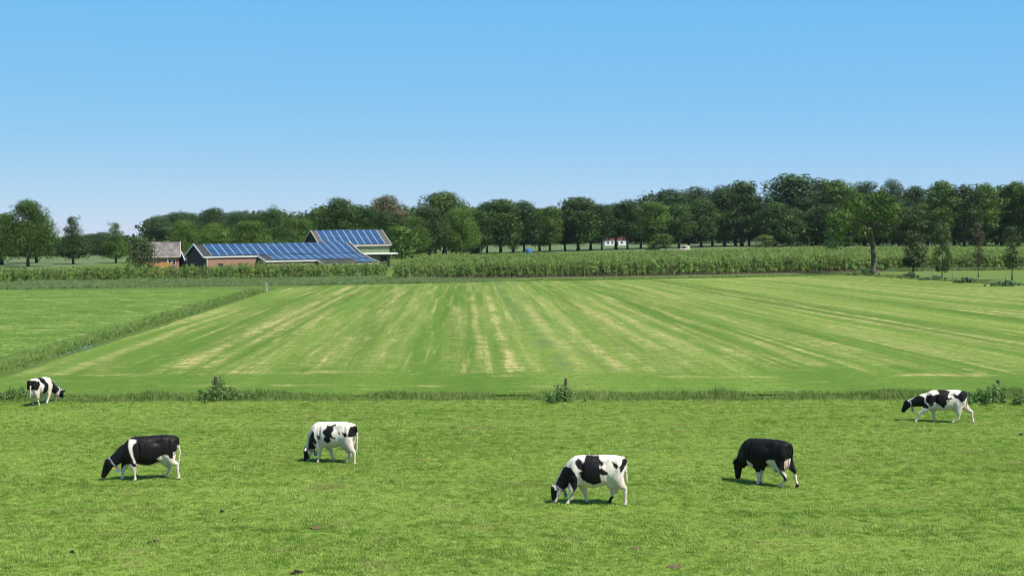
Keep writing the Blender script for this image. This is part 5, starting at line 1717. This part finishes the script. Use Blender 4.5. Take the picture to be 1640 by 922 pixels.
# mostly black cow on the left
cow((150, 680, 9.22), 453, 818, 820, -4,
    [('fn', [(600, 590), (612, 690), (618, 822)]), ('ff', [(470, 590), (446, 690), (432, 790)]), ('hn', [(1090, 500), (1222, 610), (1242, 825)]), ('hf', [(1075, 560), (1108, 680), (1062, 805)])],
    dict(poll=(228, 478), muzzle=(132, 738), throat=(305, 615)), [(1222, 215), (1240, 300), (1272, 420), (1250, 520)],
    [('w', [(538, 190), (645, 200), (650, 238), (603, 262), (588, 330), (606, 430), (640, 540), (612, 545), (562, 400), (533, 300)], -.2),
     ('w', [(940, 480), (1000, 442), (1045, 428), (1095, 440), (1135, 490), (1205, 500), (1275, 600), (1300, 860), (1030, 860), (1050, 620), (950, 530), (880, 562), (800, 585), (640, 552), (660, 640), (640, 680), (850, 700), (1030, 640)], -.19),
     ('w', [(470, 575), (560, 550), (600, 590), (660, 600), (670, 860), (400, 860), (420, 640)], -.15), ('w', [(1238, 312), (1330, 312), (1330, 640), (1215, 640)], 0), ('w', [(1178, 392), (1215, 392), (1215, 505), (1175, 505)], 0),
     ('w', [(150, 500), (190, 500), (175, 545), (140, 550)], 0)],
    True, 'mostly black cow with a narrow white band behind its shoulder, facing left', belly=1.0)
# white cow with a dark saddle, left of the middle
cow((470, 660, 10.25), 473, 624, 842, -28,
    [('fn', [(440, 575), (428, 690), (398, 845)]), ('ff', [(600, 590), (632, 690), (668, 808)]), ('hn', [(905, 530), (985, 650), (992, 850)]), ('hf', [(890, 600), (925, 695), (890, 818)])],
    dict(poll=(205, 592), muzzle=(172, 832), throat=(300, 700)), [(1032, 215), (1045, 330), (1046, 440), (1035, 540)],
    [('b', [(370, 290), (388, 330), (390, 400), (430, 480), (410, 520), (372, 490), (350, 615), (240, 610), (255, 500), (300, 380)], -.12),
     ('b', [(405, 345), (450, 375), (460, 420), (430, 430)], -.22),
     ('b', [(560, 190), (620, 200), (690, 160), (690, 195), (650, 220), (670, 270), (640, 320), (660, 380), (700, 385), (700, 412), (660, 412), (620, 380), (632, 440), (570, 487), (515, 442), (520, 390), (550, 380), (500, 315), (508, 280), (550, 240)]),
     ('b', [(728, 270), (772, 310), (770, 337), (745, 322)]), ('b', [(790, 285), (830, 310), (850, 288), (880, 330), (872, 368), (832, 372)]),
     ('b', [(955, 205), (1030, 190), (1045, 300), (1000, 330), (985, 375), (930, 362)], -.1),
     ('b', [(160, 560), (235, 590), (265, 655), (278, 750), (215, 825), (140, 800), (150, 680)], 0)],
    False, 'white cow with black neck and a ragged black back patch, left of the middle', tail_white=True, udder=.8)
# black and white saddle cow, nearest
cow((860, 710, 8.38), 460, 760, 822, -6,
    [('fn', [(475, 600), (462, 705), (415, 826)]), ('ff', [(628, 600), (655, 710), (672, 808)]), ('hn', [(1085, 490), (1178, 605), (1180, 825)]), ('hf', [(1030, 600), (1010, 700), (980, 795)])],
    dict(poll=(215, 568), muzzle=(195, 795), throat=(320, 670)), [(1178, 215), (1178, 300), (1160, 380), (1140, 420)],
    [('b', [(345, 320), (400, 297), (470, 312), (512, 360), (557, 450), (555, 550), (500, 650), (478, 705), (465, 690), (500, 600), (470, 560), (440, 500), (420, 585), (330, 625), (280, 615), (240, 555), (290, 450), (325, 380)], -.15),
     ('b', [(180, 565), (245, 590), (285, 640), (270, 720), (237, 785), (205, 775), (160, 665)], 0),
     ('b', [(515, 210), (560, 183), (600, 208), (618, 250), (640, 215), (655, 145), (832, 148), (842, 190), (893, 230), (893, 268), (862, 292), (955, 362), (955, 388), (885, 402), (850, 382), (868, 502), (760, 530), (675, 495), (597, 452), (572, 370), (590, 350), (612, 345), (557, 312), (522, 260)]),
     ('w', [(845, 270), (872, 285), (850, 305)]),
     ('b', [(1003, 212), (1050, 233), (1093, 270), (1078, 314), (1038, 297)]), ('b', [(1150, 180), (1215, 190), (1205, 260), (1135, 365), (1115, 285), (1145, 250)], -.05),
     ('b', [(960, 715), (1050, 715), (1020, 830), (940, 830)], .19)],
    False, 'white cow with a large black saddle patch and black shoulders, grazing nearest the camera', belly=.6)
# black cow with pale udder, right of the middle
cow((1150, 680, 8.38), 433, 613, 812, -32,
    [('fn', [(540, 560), (536, 660), (528, 785)]), ('ff', [(600, 570), (590, 660), (575, 770)]), ('hn', [(790, 500), (885, 665), (832, 832)]), ('hf', [(950, 500), (1022, 605), (1058, 838)])],
    dict(poll=(228, 505), muzzle=(240, 765), throat=(330, 640)), [(988, 250), (992, 330), (975, 430), (965, 480)],
    [('w', [(662, 470), (700, 428), (772, 433), (802, 500), (872, 660), (905, 745), (860, 860), (780, 850), (840, 720), (808, 600), (760, 565), (690, 585), (615, 565), (690, 500)], -.2),
     ('w', [(428, 468), (512, 530), (460, 620), (405, 570)], -.1), ('w', [(480, 622), (620, 622), (620, 800), (480, 800)], -.1),
     ('w', [(925, 540), (985, 600), (1045, 615), (1080, 745), (1030, 745), (985, 640)], .19)],
    True, 'almost entirely black cow turned away with a pale udder between its hind legs', collar=False, pink_polys=[[(875, 425), (905, 400), (940, 460), (940, 530), (880, 560)]], tail_white=None, udder=1.15)
# walking cow on the right
cow((1420, 590, 7.4545), 293.5, 677, 652, 0,
    [('fn', [(465, 485), (398, 550), (362, 648)]), ('ff', [(560, 505), (566, 575), (571, 648)]), ('hn', [(835, 450), (848, 570), (788, 662)]), ('hf', [(910, 450), (1000, 530), (1016, 650)])],
    dict(poll=(252, 385), muzzle=(186, 520), throat=(300, 465)), [(938, 290), (935, 330), (912, 375), (890, 405)],
    [('b', [(385, 318), (430, 328), (465, 350), (460, 405), (490, 420), (512, 440), (500, 472), (455, 470), (440, 455), (400, 490), (320, 478), (280, 440), (285, 390)], -.12),
     ('b', [(235, 362), (292, 400), (300, 490), (230, 545), (190, 525), (200, 450)], 0),
     ('b', [(480, 330), (530, 298), (560, 315), (632, 290), (590, 240), (680, 245), (755, 260), (728, 312), (735, 340), (765, 330), (792, 350), (770, 352), (712, 368), (722, 400), (680, 460), (640, 430), (570, 388), (560, 435), (530, 445), (478, 385)]),
     ('b', [(788, 290), (840, 305), (868, 272), (890, 240), (950, 240), (948, 335), (895, 392), (848, 352), (800, 332)], -.15),
     ('b', [(730, 362), (745, 362), (745, 385), (730, 385)])],
    False, 'black and white cow walking to the left in front of the right ditch post', body=.93, tail_white=True, udder=.8)
# cow seen from behind at the far left
cow((20, 580, 10.25), 346, 470, 703, 238,
    [('fn', [(600, 530), (590, 600), (572, 692)]), ('ff', [(560, 540), (545, 600), (540, 680)]), ('hn', [(420, 520), (430, 600), (446, 712)]), ('hf', [(330, 520), (335, 600), (346, 690)])],
    dict(poll=(795, 508), muzzle=(826, 655), throat=(715, 590)), [(318, 345), (330, 400), (350, 440), (362, 470)],
    [('b', [(470, 240), (552, 240), (562, 320), (597, 370), (592, 440), (562, 515), (523, 495), (518, 430), (530, 370), (490, 300)], .30),
     ('b', [(430, 292), (472, 285), (474, 350), (430, 435), (403, 422), (408, 360)], .30),
     ('b', [(635, 290), (690, 320), (775, 490), (720, 560), (625, 495), (648, 400)], .12),
     ('b', [(735, 535), (800, 500), (840, 560), (822, 645), (735, 650)], 0),
     ('b', [(225, 300), (300, 262), (345, 268), (385, 300), (378, 350), (360, 400), (335, 425), (318, 445), (285, 440), (245, 410)], .05)],
    False, 'black and white cow seen from behind with its head down, at the far left', body=.90, flank_y=.28, tail_white=True)

# ------------------------------------------------------------------ clear summer air
hb = MB(); hb.box(-9300, 9300, -1200, 14300, -1.9, 46.0)
hm, hnt = new_mat('haze')
hv = hnt.nodes.new('ShaderNodeVolumePrincipled'); ho = hnt.nodes.new('ShaderNodeOutputMaterial')
hv.inputs['Color'].default_value = (0.80, 0.90, 1.0, 1)
hv.inputs['Density'].default_value = 0.000026
hnt.links.new(hv.outputs[0], ho.inputs['Volume'])
tag(hb.build('haze', hm), 'thin blue summer haze over the far trees', 'haze', kind='stuff')
